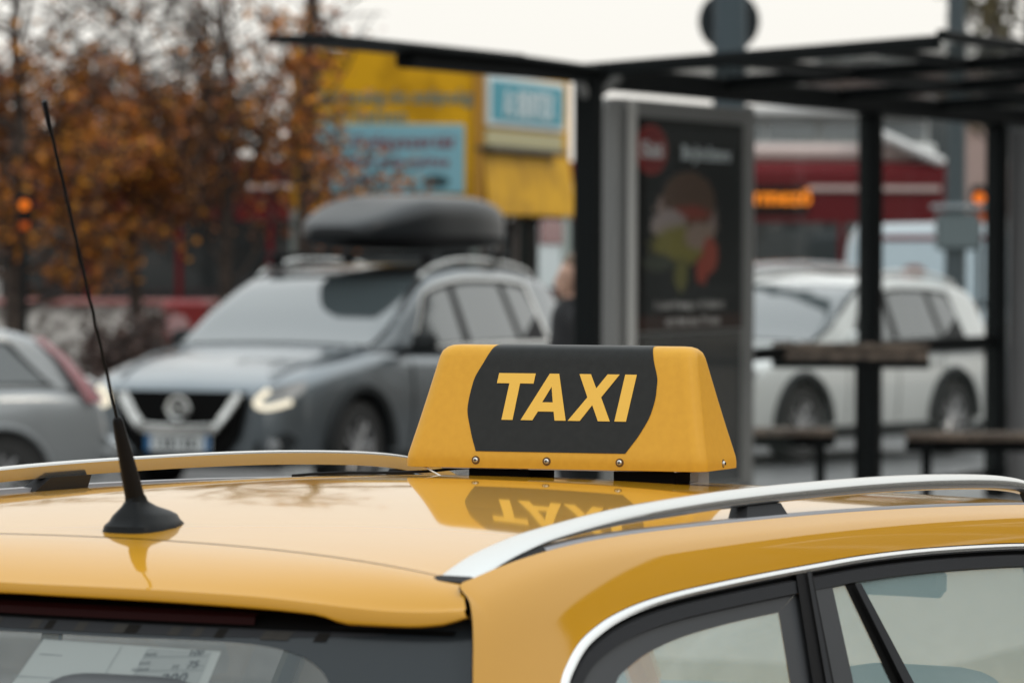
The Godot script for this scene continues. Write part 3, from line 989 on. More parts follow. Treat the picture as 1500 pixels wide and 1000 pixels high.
func car(called: String, label: String, at: Vector3, turn: float, k: Dictionary) -> Node3D:
	var o := thing(called, label, "car", at, turn, k.get("group", ""))
	var paint: Material = k.paint
	var z0: float = k.top[0].x
	var z1: float = k.top[k.top.size() - 1].x
	var st := MB.new()
	var rows := []
	var n := 110
	var shape := [Vector2(0.86, 0.0), Vector2(0.965, 0.06), Vector2(0.99, 0.22), Vector2(1.0, 0.45), Vector2(0.995, 0.68), Vector2(0.975, 0.86), Vector2(0.93, 0.955), Vector2(0.84, 0.99), Vector2(0.6, 1.0), Vector2(0.0, 1.02)]
	for i in n + 1:
		var z := lerpf(z0, z1, i / float(n))
		var hw := cr(k.half, z)
		var top := cr(k.top, z)
		var low := cr(k.low, z)
		var arch := 0.0
		for wz in k.wheels:
			var q: float = k.arch * k.arch - (z - wz) * (z - wz)
			if q > 0: arch = maxf(arch, k.wr + sqrt(q))
		var r := PackedVector3Array()
		for q in shape:
			r.append(Vector3(hw * q.x, maxf(lerpf(low, top, q.y), minf(arch, top - 0.1) if q.y < 0.9 else 0.0), z))
		for j in range(shape.size() - 2, -1, -1): r.append(Vector3(-r[j].x, r[j].y, z))
		rows.append(r)
	st.grid(rows)
	st.fan(rows[0]); st.fan(rows[n], true)
	put("body", st, paint, o, 48, false)
	# greenhouse
	var gz0: float = k.roof[0].x
	var gz1: float = k.roof[k.roof.size() - 1].x
	var belt: float = k.belt
	var gh := func(z: float, q: float, s: int, off: float) -> Vector3:
		var yr := cr(k.roof, z)
		var wb := cr(k.gw, z)
		var b := minf(belt, yr - 0.02)
		var h := yr - b
		var tum: float = k.get("tumble", 0.32)
		var rr := minf(0.09, h * 0.4)
		var p: Vector2
		if q < 1.0: p = Vector2(wb - (h - rr) * tum * q, b + (h - rr) * q)
		else:
			var wt := wb - (h - rr) * tum
			var v := q - 1.0
			if v < 0.25: 
				var a := v / 0.25 * PI / 2
				p = Vector2(wt - 0.11 * (1 - cos(a)), b + h - rr + (rr - 0.015) * sin(a))
			else: p = Vector2((wt - 0.11) * (1 - (v - 0.25) / 0.75), b + h - 0.015 + 0.015 * (1 - pow(1 - (v - 0.25) / 0.75, 2)))
		return Vector3(s * (p.x + off * (1.0 if q < 1.1 else 0.0)), p.y + off * (0.4 if q < 1.1 else 1.0), z)
	st = MB.new()
	rows = []
	for i in 61:
		var z := lerpf(gz0, gz1, i / 60.0)
		var r := PackedVector3Array()
		for j in 25: r.append(gh.call(z, j / 24.0 * 2, 1, 0.0))
		for j in range(23, -1, -1): r.append(gh.call(z, j / 24.0 * 2, -1, 0.0))
		rows.append(r)
	st.grid(rows)
	put("roof", st, paint, o, 48, false)
	var patch := func(c: Array, s: int, off: float, mu := 8, mv := 8) -> MB:
		var b := MB.new()
		var rr := []
		for i in mu + 1:
			var r := PackedVector3Array()
			for j in mv + 1:
				var a: Vector2 = c[0].lerp(c[1], i / float(mu))
				var d: Vector2 = c[3].lerp(c[2], i / float(mu))
				var q := a.lerp(d, j / float(mv))
				r.append(gh.call(q.x, q.y, s, off))
			rr.append(r)
		b.grid(rr)
		return b
	var w: Array = k.screen          # z of cowl, z of header
	st = MB.new()
	st.p.append_array(patch.call([Vector2(w[0], 1.1), Vector2(w[1], 1.17), Vector2(w[1], 2), Vector2(w[0], 2)], 1, 0.006, 10, 10).p)
	st.p.append_array(patch.call([Vector2(w[0], 1.1), Vector2(w[1], 1.17), Vector2(w[1], 2), Vector2(w[0], 2)], -1, 0.006, 10, 10).p)
	put("windscreen", st, M.tint, o, 60, false)
	w = k.back
	st = MB.new()
	for s in [1, -1]: st.p.append_array(patch.call([Vector2(w[0], 1.2), Vector2(w[1], 1.12), Vector2(w[1], 2), Vector2(w[0], 2)], s, 0.006).p)
	put("rear_window", st, M.tint, o, 60, false)
	for s in [1, -1]:
		put("screen_border", patch.call([Vector2(k.screen[0] - 0.03, 1.03), Vector2(k.screen[1] + 0.05, 1.1), Vector2(k.screen[1] + 0.05, 2), Vector2(k.screen[0] - 0.03, 2)], s, 0.003, 10, 10), M.black, o, 60, false)
		put("window_band", patch.call(k.band, s, 0.0065, 12, 8), M.black, o, 60, false)
		if k.has("surround"): put("window_surround", patch.call(k.surround, s, 0.004, 12, 8), k.surround_mat, o, 60, false)
		for c in k.windows: put("side_window", patch.call(c, s, 0.009, 8, 6), M.tint, o, 60, false)
		var sur: Vector3 = k.mirror
		var mi := put("door_mirror", soft_box(Vector3(s * sur.x, sur.y, sur.z), Vector3(0.2, 0.15, 0.11), 0.7), k.get("mirror_mat", M.clad), o)
		st = MB.new()
		st.bar(Vector3(s * (sur.x - 0.2), sur.y - 0.06, sur.z + 0.02), Vector3(s * (sur.x - 0.03), sur.y - 0.03, sur.z + 0.01), 0.05, 0.035, 0.01)
		put("mirror_arm", st, M.clad, mi)
		for wz in k.wheels:
			wheel(o, Vector3(s * (cr(k.half, wz) - 0.12), k.wr, wz), k.wr, 0.22, s)
			st = MB.new()
			var path := []
			for i in 17:
				var a := PI * i / 16.0
				path.append(Vector3(s * (cr(k.half, wz + cos(a) * (k.arch + 0.02)) * 0.995 + 0.002), k.wr + sin(a) * (k.arch + 0.015), wz + cos(a) * (k.arch + 0.015)))
			st.tube(path, k.get("arch_r", 0.03), 6)
			put("arch_trim", st, k.get("arch_mat", M.clad), o, 60)
		for dz in k.get("doors", [-0.62, 0.28, 1.12]):
			st = MB.new()
			var gap := []
			for i in 9:
				var y := lerpf(0.36, k.belt - 0.02, i / 8.0)
				var v := (y - cr(k.low, dz)) / (cr(k.top, dz) - cr(k.low, dz))
				gap.append(Vector3(s * (cr(k.half, dz) * cr([Vector2(0, 0.86), Vector2(0.06, 0.965), Vector2(0.22, 0.99), Vector2(0.45, 1.0), Vector2(0.68, 0.995), Vector2(0.86, 0.975), Vector2(0.955, 0.93), Vector2(1, 0.84)], v) - 0.001), y, dz + 0.06 * (y - 0.7)))
			st.tube(gap, 0.007, 4)
			put("door_gap", st, M.groove, o)
		for dz in [0.12, 0.98]:
			st = MB.new()
			st.p.append_array(soft_box(Vector3(s * (cr(k.half, dz) * 0.985 + 0.012), k.belt - 0.17, dz), Vector3(0.05, 0.035, 0.2), 0.7).p)
			put("door_handle", st, paint, o)
		st = MB.new()
		st.bar(Vector3(s * 0.885 * k.wide, 0.27, k.wheels[0] + k.arch + 0.03), Vector3(s * 0.885 * k.wide, 0.27, k.wheels[1] - k.arch - 0.03), 0.05, 0.12, 0.015)
		put("sill", st, k.get("arch_mat", M.clad), o)
		if k.has("rails"):
			st = MB.new()
			var ra := []
			for i in 15:
				var v := i / 14.0
				var z := lerpf(k.rails[0], k.rails[1], v)
				var g: Vector3 = gh.call(z, 1.18, s, 0.0)
				ra.append(g + Vector3(0, 0.012 + 0.045 * pow(sin(v * PI), 0.4), 0))
			st.tube(ra, 0.022, 8)
			put("roof_rail", st, M.alu, o, 50)
	st = MB.new()
	st.box(Vector3(0, 0.42, (z0 + z1) / 2), Vector3(1.3 * k.wide, 0.4, z1 - z0 - 0.5))
	for wz in k.wheels: st.box(Vector3(0, 0.55, wz), Vector3(1.72 * k.wide, 0.3, 0.75))
	put("underbody", st, M.dark, o)
	for s in [1, -1]:
		st = MB.new()
		var tl: Array = k.tail
		var rr := []
		for i in tl.size():
			var q: Array = tl[i]
			rr.append(PackedVector3Array([Vector3(s * q[0], q[2], q[4]), Vector3(s * q[1], q[2], q[5])]))
		st.grid(rr)
		put("tail_light", st, M.lens_red, o, 60, false)
	return o

func suv_shape(paint: Material) -> Dictionary:
	return {
		"paint": paint, "wide": 1.0, "belt": 1.06, "wr": 0.355, "arch": 0.43, "wheels": [-1.39, 1.32],
		"half": [Vector2(-2.32, 0.66), Vector2(-2.24, 0.76), Vector2(-2.05, 0.85), Vector2(-1.7, 0.9), Vector2(-1.0, 0.91), Vector2(1.2, 0.91), Vector2(1.9, 0.875), Vector2(2.2, 0.8), Vector2(2.32, 0.68)],
		"top": [Vector2(-2.32, 0.74), Vector2(-2.29, 0.80), Vector2(-2.2, 0.85), Vector2(-2.0, 0.92), Vector2(-1.7, 0.985), Vector2(-1.4, 1.03), Vector2(-1.05, 1.07), Vector2(0, 1.06), Vector2(1.5, 1.1), Vector2(2.1, 1.12), Vector2(2.25, 1.08), Vector2(2.32, 0.96)],
		"low": [Vector2(-2.32, 0.32), Vector2(-2.1, 0.24), Vector2(-1, 0.22), Vector2(1.2, 0.22), Vector2(2.1, 0.28), Vector2(2.32, 0.38)],
		"roof": [Vector2(-1.12, 1.07), Vector2(-1.0, 1.13), Vector2(-0.55, 1.4), Vector2(-0.2, 1.57), Vector2(0.1, 1.645), Vector2(0.6, 1.69), Vector2(1.1, 1.68), Vector2(1.6, 1.635), Vector2(1.95, 1.57), Vector2(2.06, 1.5), Vector2(2.2, 1.27), Vector2(2.29, 1.08)],
		"gw": [Vector2(-1.12, 0.78), Vector2(-0.6, 0.86), Vector2(0.8, 0.875), Vector2(1.6, 0.85), Vector2(2.1, 0.79), Vector2(2.29, 0.74)],
		"screen": [-1.04, -0.12], "back": [2.05, 2.22],
		"surround": [Vector2(-0.62, 0.02), Vector2(1.72, 0.02), Vector2(1.55, 1.0), Vector2(-0.2, 1.0)], "surround_mat": M.alu,
		"band": [Vector2(-0.56, 0.06), Vector2(1.64, 0.08), Vector2(1.49, 0.95), Vector2(-0.17, 0.95)],
		"windows": [[Vector2(-0.5, 0.1), Vector2(0.22, 0.08), Vector2(0.2, 0.88), Vector2(-0.1, 0.88)], [Vector2(0.34, 0.08), Vector2(1.1, 0.1), Vector2(1.0, 0.88), Vector2(0.3, 0.88)], [Vector2(1.2, 0.12), Vector2(1.56, 0.5), Vector2(1.42, 0.86), Vector2(1.1, 0.88)]],
		"mirror": Vector3(0.99, 1.12, -0.62), "rails": [-0.1, 1.75], "arch_r": 0.045,
		"tail": [[0.885, 0.70, 1.12, 0, 1.86, 2.24], [0.9, 0.74, 1.0, 0, 1.93, 2.3], [0.875, 0.78, 0.9, 0, 2.02, 2.28]],
	}

func suv_front(o: Node3D, grille_mat: Material) -> void:
	var st := MB.new()
	# dark nose field
	st.plate(PackedVector2Array([Vector2(-0.54, 0.785), Vector2(0.54, 0.785), Vector2(0.5, 0.6), Vector2(0.46, 0.46), Vector2(0.36, 0.34), Vector2(-0.36, 0.34), Vector2(-0.46, 0.46), Vector2(-0.5, 0.6)]), func(u: float, h: float) -> Vector3: return Vector3(u, h, -2.338), Vector3(0, 0, -0.012))
	var g := put("grille", st, M.groove, o, 30)
	for s in [1, -1]:
		st = MB.new()
		var pth := cat3([Vector3(s * 0.47, 0.775, -2.345), Vector3(s * 0.40, 0.66, -2.365), Vector3(s * 0.32, 0.555, -2.378), Vector3(s * 0.26, 0.515, -2.382), Vector3(0.0, 0.505, -2.385)], 5)
		for i in pth.size() - 1: st.bar(pth[i], pth[i + 1] + (pth[i + 1] - pth[i]) * 0.2, 0.03, 0.085, 0.008, Vector3(s, 0.9, 0))
		put("chrome_bar", st, M.alu, g)
		# headlight: housing, then the lit daytime lamp as a hooked line
		st = MB.new()
		var hl := func(u: float, h: float) -> Vector3: return Vector3(s * u, h, -2.32 + 0.9 * pow(maxf(0, u - 0.52), 1.7) + 0.02)
		var poly := PackedVector2Array([Vector2(0.54, 0.77), Vector2(0.66, 0.815), Vector2(0.8, 0.85), Vector2(0.885, 0.87), Vector2(0.87, 0.79), Vector2(0.78, 0.715), Vector2(0.62, 0.66)])
		st.plate(poly, hl, Vector3(s * 0.015, 0, -0.03))
		var h := put("headlight", st, M.lens_clear, o, 30)
		st = MB.new()
		var ln := []
		for q in [Vector2(0.66, 0.80), Vector2(0.6, 0.745), Vector2(0.575, 0.70), Vector2(0.63, 0.675), Vector2(0.72, 0.69), Vector2(0.8, 0.72)]: ln.append(hl.call(q.x, q.y) + Vector3(s * 0.02, 0, -0.04))
		st.tube(cat3(ln, 4), 0.022, 8)
		put("daytime_lamp", st, M.lamp_on, h)
		# bumper intake and fog lamp
		st = MB.new()
		st.plate(PackedVector2Array([Vector2(0.56, 0.42), Vector2(0.78, 0.5), Vector2(0.84, 0.44), Vector2(0.74, 0.3), Vector2(0.56, 0.3)]), func(u: float, hh: float) -> Vector3: return Vector3(s * u, hh, -2.31 + 0.9 * pow(maxf(0, u - 0.5), 1.8)), Vector3(s * 0.02, 0, -0.03))
		put("bumper_intake", st, M.clad, o, 30)
		st = MB.new()
		st.lathe([Vector2(0.0, 0.03), Vector2(0.05, 0.02), Vector2(0.055, 0.0)], 16, Transform3D(Basis(Vector3.UP, PI / 2), Vector3(s * 0.7, 0.40, -2.28)))
		put("fog_lamp", st, M.lens_clear, o, 30, false)
	# round badge with a bar
	st = MB.new()
	var ring := []
	for i in 25: ring.append(Vector3(0.085 * cos(TAU * i / 24.0), 0.66 + 0.08 * sin(TAU * i / 24.0), -2.372))
	st.tube(ring, 0.014, 6, false)
	st.box(Vector3(0, 0.66, -2.376), Vector3(0.21, 0.034, 0.02), 0.005)
	put("badge", st, M.alu, g)
	st = MB.new()
	st.box(Vector3(0, 0.41, -2.375), Vector3(0.52, 0.115, 0.02), 0.004)
	var pl := put("number_plate", st, M.plate, o)
	for s in [-1, 1]:
		st = MB.new()
		st.box(Vector3(s * 0.238, 0.41, -2.387), Vector3(0.042, 0.112, 0.004))
		put("plate_band", st, M.plate_blue, pl)
	for i in 7:
		st = MB.new()
		st.box(Vector3(-0.165 + i * 0.055, 0.41, -2.386), Vector3(0.012 + 0.014 * (i * 5 % 3), 0.062, 0.003))
		put("plate_character", st, M.clad, pl)
	st = MB.new()
	st.box(Vector3(0, 0.29, -2.31), Vector3(1.0, 0.11, 0.06), 0.02)
	put("lower_intake", st, M.clad, o)
	# bonnet edges
	st = MB.new()
	for s in [1, -1]:
		st = MB.new()
		st.tube([Vector3(s * 0.6, 0.9, -2.15), Vector3(s * 0.68, 1.02, -1.6), Vector3(s * 0.66, 1.09, -1.1)], 0.012, 6)
		put("bonnet_crease", st, o.get_node("body").mesh.surface_get_material(0), o)

func vehicles() -> void:
	var b := suv_shape(M.car_grey)
	var suv := car("parked_suv", "dark grey off-roader with lit headlights, carrying a black roof box", Vector3(-1.27, 0.02, -37.2), 152, b)
	suv_front(suv, M.groove)
	suv.scale = Vector3(1.05, 1, 1)
	for z in [0.1, 1.2]:
		var st := MB.new()
		st.bar(Vector3(-0.72, 1.755, z), Vector3(0.72, 1.755, z), 0.09, 0.035, 0.012)
		var cb := put("cross_bar", st, M.black, suv)
		for s in [-1, 1]:
			st = MB.new()
			st.box(Vector3(s * 0.62, 1.725, z), Vector3(0.07, 0.12, 0.13), 0.03)
			put("clamp", st, M.black, cb)
	# roof box, a thing of its own
	var bx := thing("roof_box", "black roof box carried on top of the dark grey off-roader", "roof box", suv.position, 152)
	var st2 := MB.new()
	var rows := []
	var low := MB.new()
	var lrows := []
	for i in 41:
		var v := i / 40.0
		var z := lerpf(-0.42, 1.72, v)
		var e := pow(clampf(1 - pow(absf(v - 0.52) / 0.52, 3.2), 0, 1), 0.6)
		var hw := 0.2 + 0.28 * e
		var hh := (0.06 + 0.255 * pow(clampf(1 - pow(absf(v - 0.55) / 0.56, 3.0), 0, 1), 0.7)) * (0.72 + 0.28 * smoothstep(0, 0.4, v))
		var r := PackedVector3Array()
		var r2 := PackedVector3Array()
		for j in 25:
			var a := PI * j / 24.0
			r.append(Vector3(-0.14 + hw * signf(cos(a)) * pow(absf(cos(a)), 0.42), 1.905 + hh * (0.9 * pow(sin(a), 0.42) + 0.1 * sin(a)), z))
			r2.append(Vector3(-0.14 + hw * 0.97 * signf(cos(a)) * pow(absf(cos(a)), 0.5), 1.905 - 0.11 * e * pow(sin(a), 0.5), z))
		rows.append(r)
		lrows.append(r2)
	st2.grid(rows); st2.fan(rows[0]); st2.fan(rows[40], true)
	put("lid", st2, M.roofbox, bx, 50)
	low.grid(lrows); low.fan(lrows[0]); low.fan(lrows[40], true)
	put("tray", low, M.black, bx, 50)
	# white one of the same build behind the shelter
	b = suv_shape(M.car_white)
	b.surround_mat = M.car_white
	b.mirror_mat = M.car_white
	var wsuv := car("parked_suv", "white off-roader parked behind the glass of the bus shelter", Vector3(2.56, 0, -43.6), 145, b)
	suv_front(wsuv, M.groove)
	wsuv.scale = Vector3.ONE * 0.95
	var st := MB.new()
	st.bar(Vector3(-0.925, 0.99, -0.6), Vector3(-0.925, 1.0, 1.9), 0.02, 0.05, 0.005)
	put("door_strip", st, M.clad, wsuv)
	# silver hatchback cut by the left edge
	var h := {
		"paint": M.car_silver, "wide": 0.95, "belt": 0.93, "wr": 0.30, "arch": 0.36, "wheels": [-1.3, 1.3], "arch_r": 0.022, "arch_mat": M.car_silver, "tumble": 0.3,
		"half": [Vector2(-2.1, 0.6), Vector2(-2.0, 0.74), Vector2(-1.6, 0.84), Vector2(-0.8, 0.86), Vector2(1.2, 0.86), Vector2(1.75, 0.82), Vector2(2.05, 0.75), Vector2(2.12, 0.66)],
		"top": [Vector2(-2.1, 0.68), Vector2(-1.9, 0.76), Vector2(-1.2, 0.9), Vector2(-0.9, 0.93), Vector2(1.5, 0.95), Vector2(1.9, 0.93), Vector2(2.05, 0.86), Vector2(2.12, 0.7)],
		"low": [Vector2(-2.1, 0.28), Vector2(-1.8, 0.2), Vector2(1.5, 0.2), Vector2(2.12, 0.32)],
		"roof": [Vector2(-1.05, 0.9), Vector2(-0.9, 0.98), Vector2(-0.3, 1.3), Vector2(0.1, 1.4), Vector2(0.6, 1.43), Vector2(1.2, 1.39), Vector2(1.55, 1.32), Vector2(1.72, 1.22), Vector2(1.98, 0.92)],
		"gw": [Vector2(-1.05, 0.74), Vector2(0, 0.8), Vector2(1.2, 0.79), Vector2(1.98, 0.7)],
		"screen": [-0.95, -0.1], "back": [1.7, 1.93], "mirror_mat": M.car_silver,
		"band": [Vector2(-0.62, 0.05), Vector2(1.72, 0.08), Vector2(1.4, 0.95), Vector2(-0.12, 0.95)],
		"windows": [[Vector2(-0.55, 0.08), Vector2(0.2, 0.08), Vector2(0.18, 0.9), Vector2(-0.1, 0.9)], [Vector2(0.3, 0.08), Vector2(0.95, 0.08), Vector2(0.85, 0.9), Vector2(0.27, 0.9)], [Vector2(1.03, 0.08), Vector2(1.66, 0.14), Vector2(1.36, 0.88), Vector2(0.93, 0.9)]],
		"mirror": Vector3(0.93, 0.98, -0.6),
		"tail": [[0.635, 0.55, 1.29, 0, 1.58, 1.68], [0.71, 0.62, 1.15, 0, 1.74, 1.84], [0.775, 0.69, 0.98, 0, 1.85, 1.97], [0.81, 0.74, 0.84, 0, 1.93, 2.07]],
	}
	var hat: Node3D = car("parked_hatchback", "silver hatchback with tall dark red tail light, cut off by the left edge", Vector3(-4.80, 0, -32.6), 112, h)
	st = MB.new()
	for s in [-1, 1]: st.box(Vector3(s * 0.45, 0.5, 2.12), Vector3(0.7, 0.2, 0.14), 0.06)
	put("bumper", st, M.car_silver, hat)
	hat.scale = Vector3.ONE * 0.95
	var d := h.duplicate()
	d.paint = M.car_dark
	d.mirror_mat = M.car_dark
	d.arch_mat = M.clad
	car("parked_hatchback", "dark mauve-grey hatchback roof showing just above the white off-roader", Vector3(2.35, 0.3, -51.5), 105, d)

func van() -> void:
	var o := thing("delivery_van", "pale blue-white van facing the shelter at the far right", "van", Vector3(4.62, 0, -53.5), 172)
	var st := MB.new()
	var rows := []
	for q in [[-2.6, 0.78, 0.98, 0.4], [-2.5, 0.9, 1.1, 0.3], [-1.9, 0.97, 1.25, 0.25], [-1.85, 0.98, 1.28, 0.25], [-1.2, 0.95, 2.02, 0.25], [-0.9, 0.95, 2.12, 0.25], [2.4, 0.95, 2.12, 0.25], [2.6, 0.92, 2.0, 0.3]]:
		var r := PackedVector3Array()
		for v in [Vector2(0.94, 0), Vector2(1.0, 0.1), Vector2(1.0, 0.55), Vector2(0.93, 0.93), Vector2(0.84, 1.0), Vector2(0, 1.01), Vector2(-0.84, 1.0), Vector2(-0.93, 0.93), Vector2(-1.0, 0.55), Vector2(-1.0, 0.1), Vector2(-0.94, 0)]:
			r.append(Vector3(q[1] * v.x, lerpf(q[3], q[2], v.y), q[0]))
		rows.append(r)
	st.grid(rows, true)
	st.fan(rows[0]); st.fan(rows[7], true)
	put("body", st, mat(lin(0.3, 0.355, 0.385), 0.4, 0, 0.4), o, 35)
	st = MB.new()
	st.quad(Vector3(-0.86, 1.3, -1.9), Vector3(0.86, 1.3, -1.9), Vector3(0.78, 1.93, -1.32), Vector3(-0.78, 1.93, -1.32))
	put("windscreen", st, mat(lin(0.2, 0.26, 0.29), 0.08, 0, 1.0), o, 40, false)
	st = MB.new()
	st.bar(Vector3(-0.6, 1.97, -1.27), Vector3(0.5, 1.97, -1.27), 0.05, 0.06, 0.01)
	put("red_visor", st, M.lens_red, o)
	st = MB.new()
	st.p.append_array(soft_box(Vector3(0.15, 1.52, -1.62), Vector3(0.3, 0.34, 0.12), 0.8).p)
	put("seat_back", st, mat(lin(0.16, 0.06, 0.045), 0.8), o)
	st = MB.new()
	st.box(Vector3(0, 0.9, -2.58), Vector3(0.9, 0.2, 0.06), 0.02)
	put("grille", st, M.clad, o)
	for s in [-1, 1]:
		st = MB.new()
		st.p.append_array(soft_box(Vector3(s * 0.7, 0.95, -2.53), Vector3(0.3, 0.24, 0.12), 0.7).p)
		put("headlight", st, M.lens_clear, o)
		st = MB.new()
		st.box(Vector3(s * 1.1, 1.45, -1.75), Vector3(0.16, 0.3, 0.12), 0.03)
		put("door_mirror", st, M.clad, o)
		for z in [-1.75, 1.6]: wheel(o, Vector3(s * 0.85, 0.34, z), 0.34, 0.22, s)

func bus() -> void:
	var o := thing("city_bus", "long red city bus with dark windows and an amber display, far behind the trees", "bus", Vector3(-0.3, 0, -63.2), -90)
	# length along local z: -5.85 (left in the picture) .. +5.85
	var st := MB.new()
	var rows := []
	for q in [[-5.85, 0.6], [-5.8, 0.85], [-5.65, 1.0], [5.65, 1.0], [5.82, 0.9], [5.88, 0.7]]:
		var r := PackedVector3Array()
		var w: float = 1.27 * (0.86 + 0.14 * q[1])
		for v in [Vector2(0.97, 0.35), Vector2(1, 0.5), Vector2(1, 2.3), Vector2(0.96, 2.82), Vector2(0.85, 2.96), Vector2(-0.85, 2.96), Vector2(-0.96, 2.82), Vector2(-1, 2.3), Vector2(-1, 0.5), Vector2(-0.97, 0.35)]:
			r.append(Vector3(w * v.x, 1.6 + (v.y - 1.6) * (0.93 + 0.07 * q[1]), q[0]))
		rows.append(r)
	st.grid(rows, true)
	st.fan(rows[0]); st.fan(rows[5], true)
	put("body", st, M.bus_red, o, 30)
	# windows along the side that faces the camera (local +x faces the camera)
	var z := -5.6
	var i := 0
	while z < 5.4:
		var w := 1.15 if i % 4 != 2 else 1.3
		st = MB.new()
		var yb := 0.62 if i % 4 == 2 else 1.12
		st.box(Vector3(1.268, (yb + 2.2) / 2, z + w / 2), Vector3(0.03, 2.2 - yb, w - 0.08), 0.01)
		put("door_leaf" if i % 4 == 2 else "window", st, M.bus_glass, o)
		z += w
		i += 1
	st = MB.new()                    # pale line under the roof edge
	st.box(Vector3(1.27, 2.62, 0.0), Vector3(0.04, 0.07, 11.4), 0.01)
	put("cantrail", st, M.bus_pink, o)
	st = MB.new()
	st.box(Vector3(0, 3.07, -3.9), Vector3(1.9, 0.24, 3.2), 0.08)
	put("roof_unit", st, M.bus_pink, o, 30)
	st = MB.new()
	st.bar(Vector3(1.0, 3.42, -4.7), Vector3(1.0, 2.95, -5.75), 0.5, 0.12, 0.04)
	put("roof_fairing", st, mat(lin(0.6, 0.6, 0.6), 0.5), o)
	st = MB.new()
	st.box(Vector3(1.285, 2.48, -3.45), Vector3(0.05, 0.36, 1.15), 0.01)
	var dp := put("display", st, M.groove, o)
	var tm := TextMesh.new()
	tm.text = "Nyírmező"
	tm.font = font("Droid Sans")
	tm.font_size = 28
	tm.pixel_size = 0.0088
	tm.depth = 0.01
	tm.material = M.led
	own("lit_lettering", tm, dp, Vector3(1.318, 2.5, -3.5), Vector3(0, 90, 0))
	st = MB.new()
	st.lathe([Vector2(0, 0.02), Vector2(0.1, 0.015), Vector2(0.12, 0)], 20, Transform3D(Basis(), Vector3(1.29, 2.5, -4.82)))
	put("side_lamp", st, mat(lin(0.6, 0.5, 0.48), 0.4), o, 40, false)
	for zz in [-3.2, 2.9]:
		for s in [-1, 1]: wheel(o, Vector3(s * 1.13, 0.48, zz), 0.48, 0.28, s)

# ------------------------------------------------------------------ shelter
var W := Vector3(0.3697, 0, -0.9292)     # along the shelter's back wall, away from the camera
var P := Vector3(0.9292, 0, 0.3697)      # out from the wall, to the right
func sh(s: float, p: float, y: float) -> Vector3:
	return Vector3(0.4, y, -26.0) + W * s + P * p

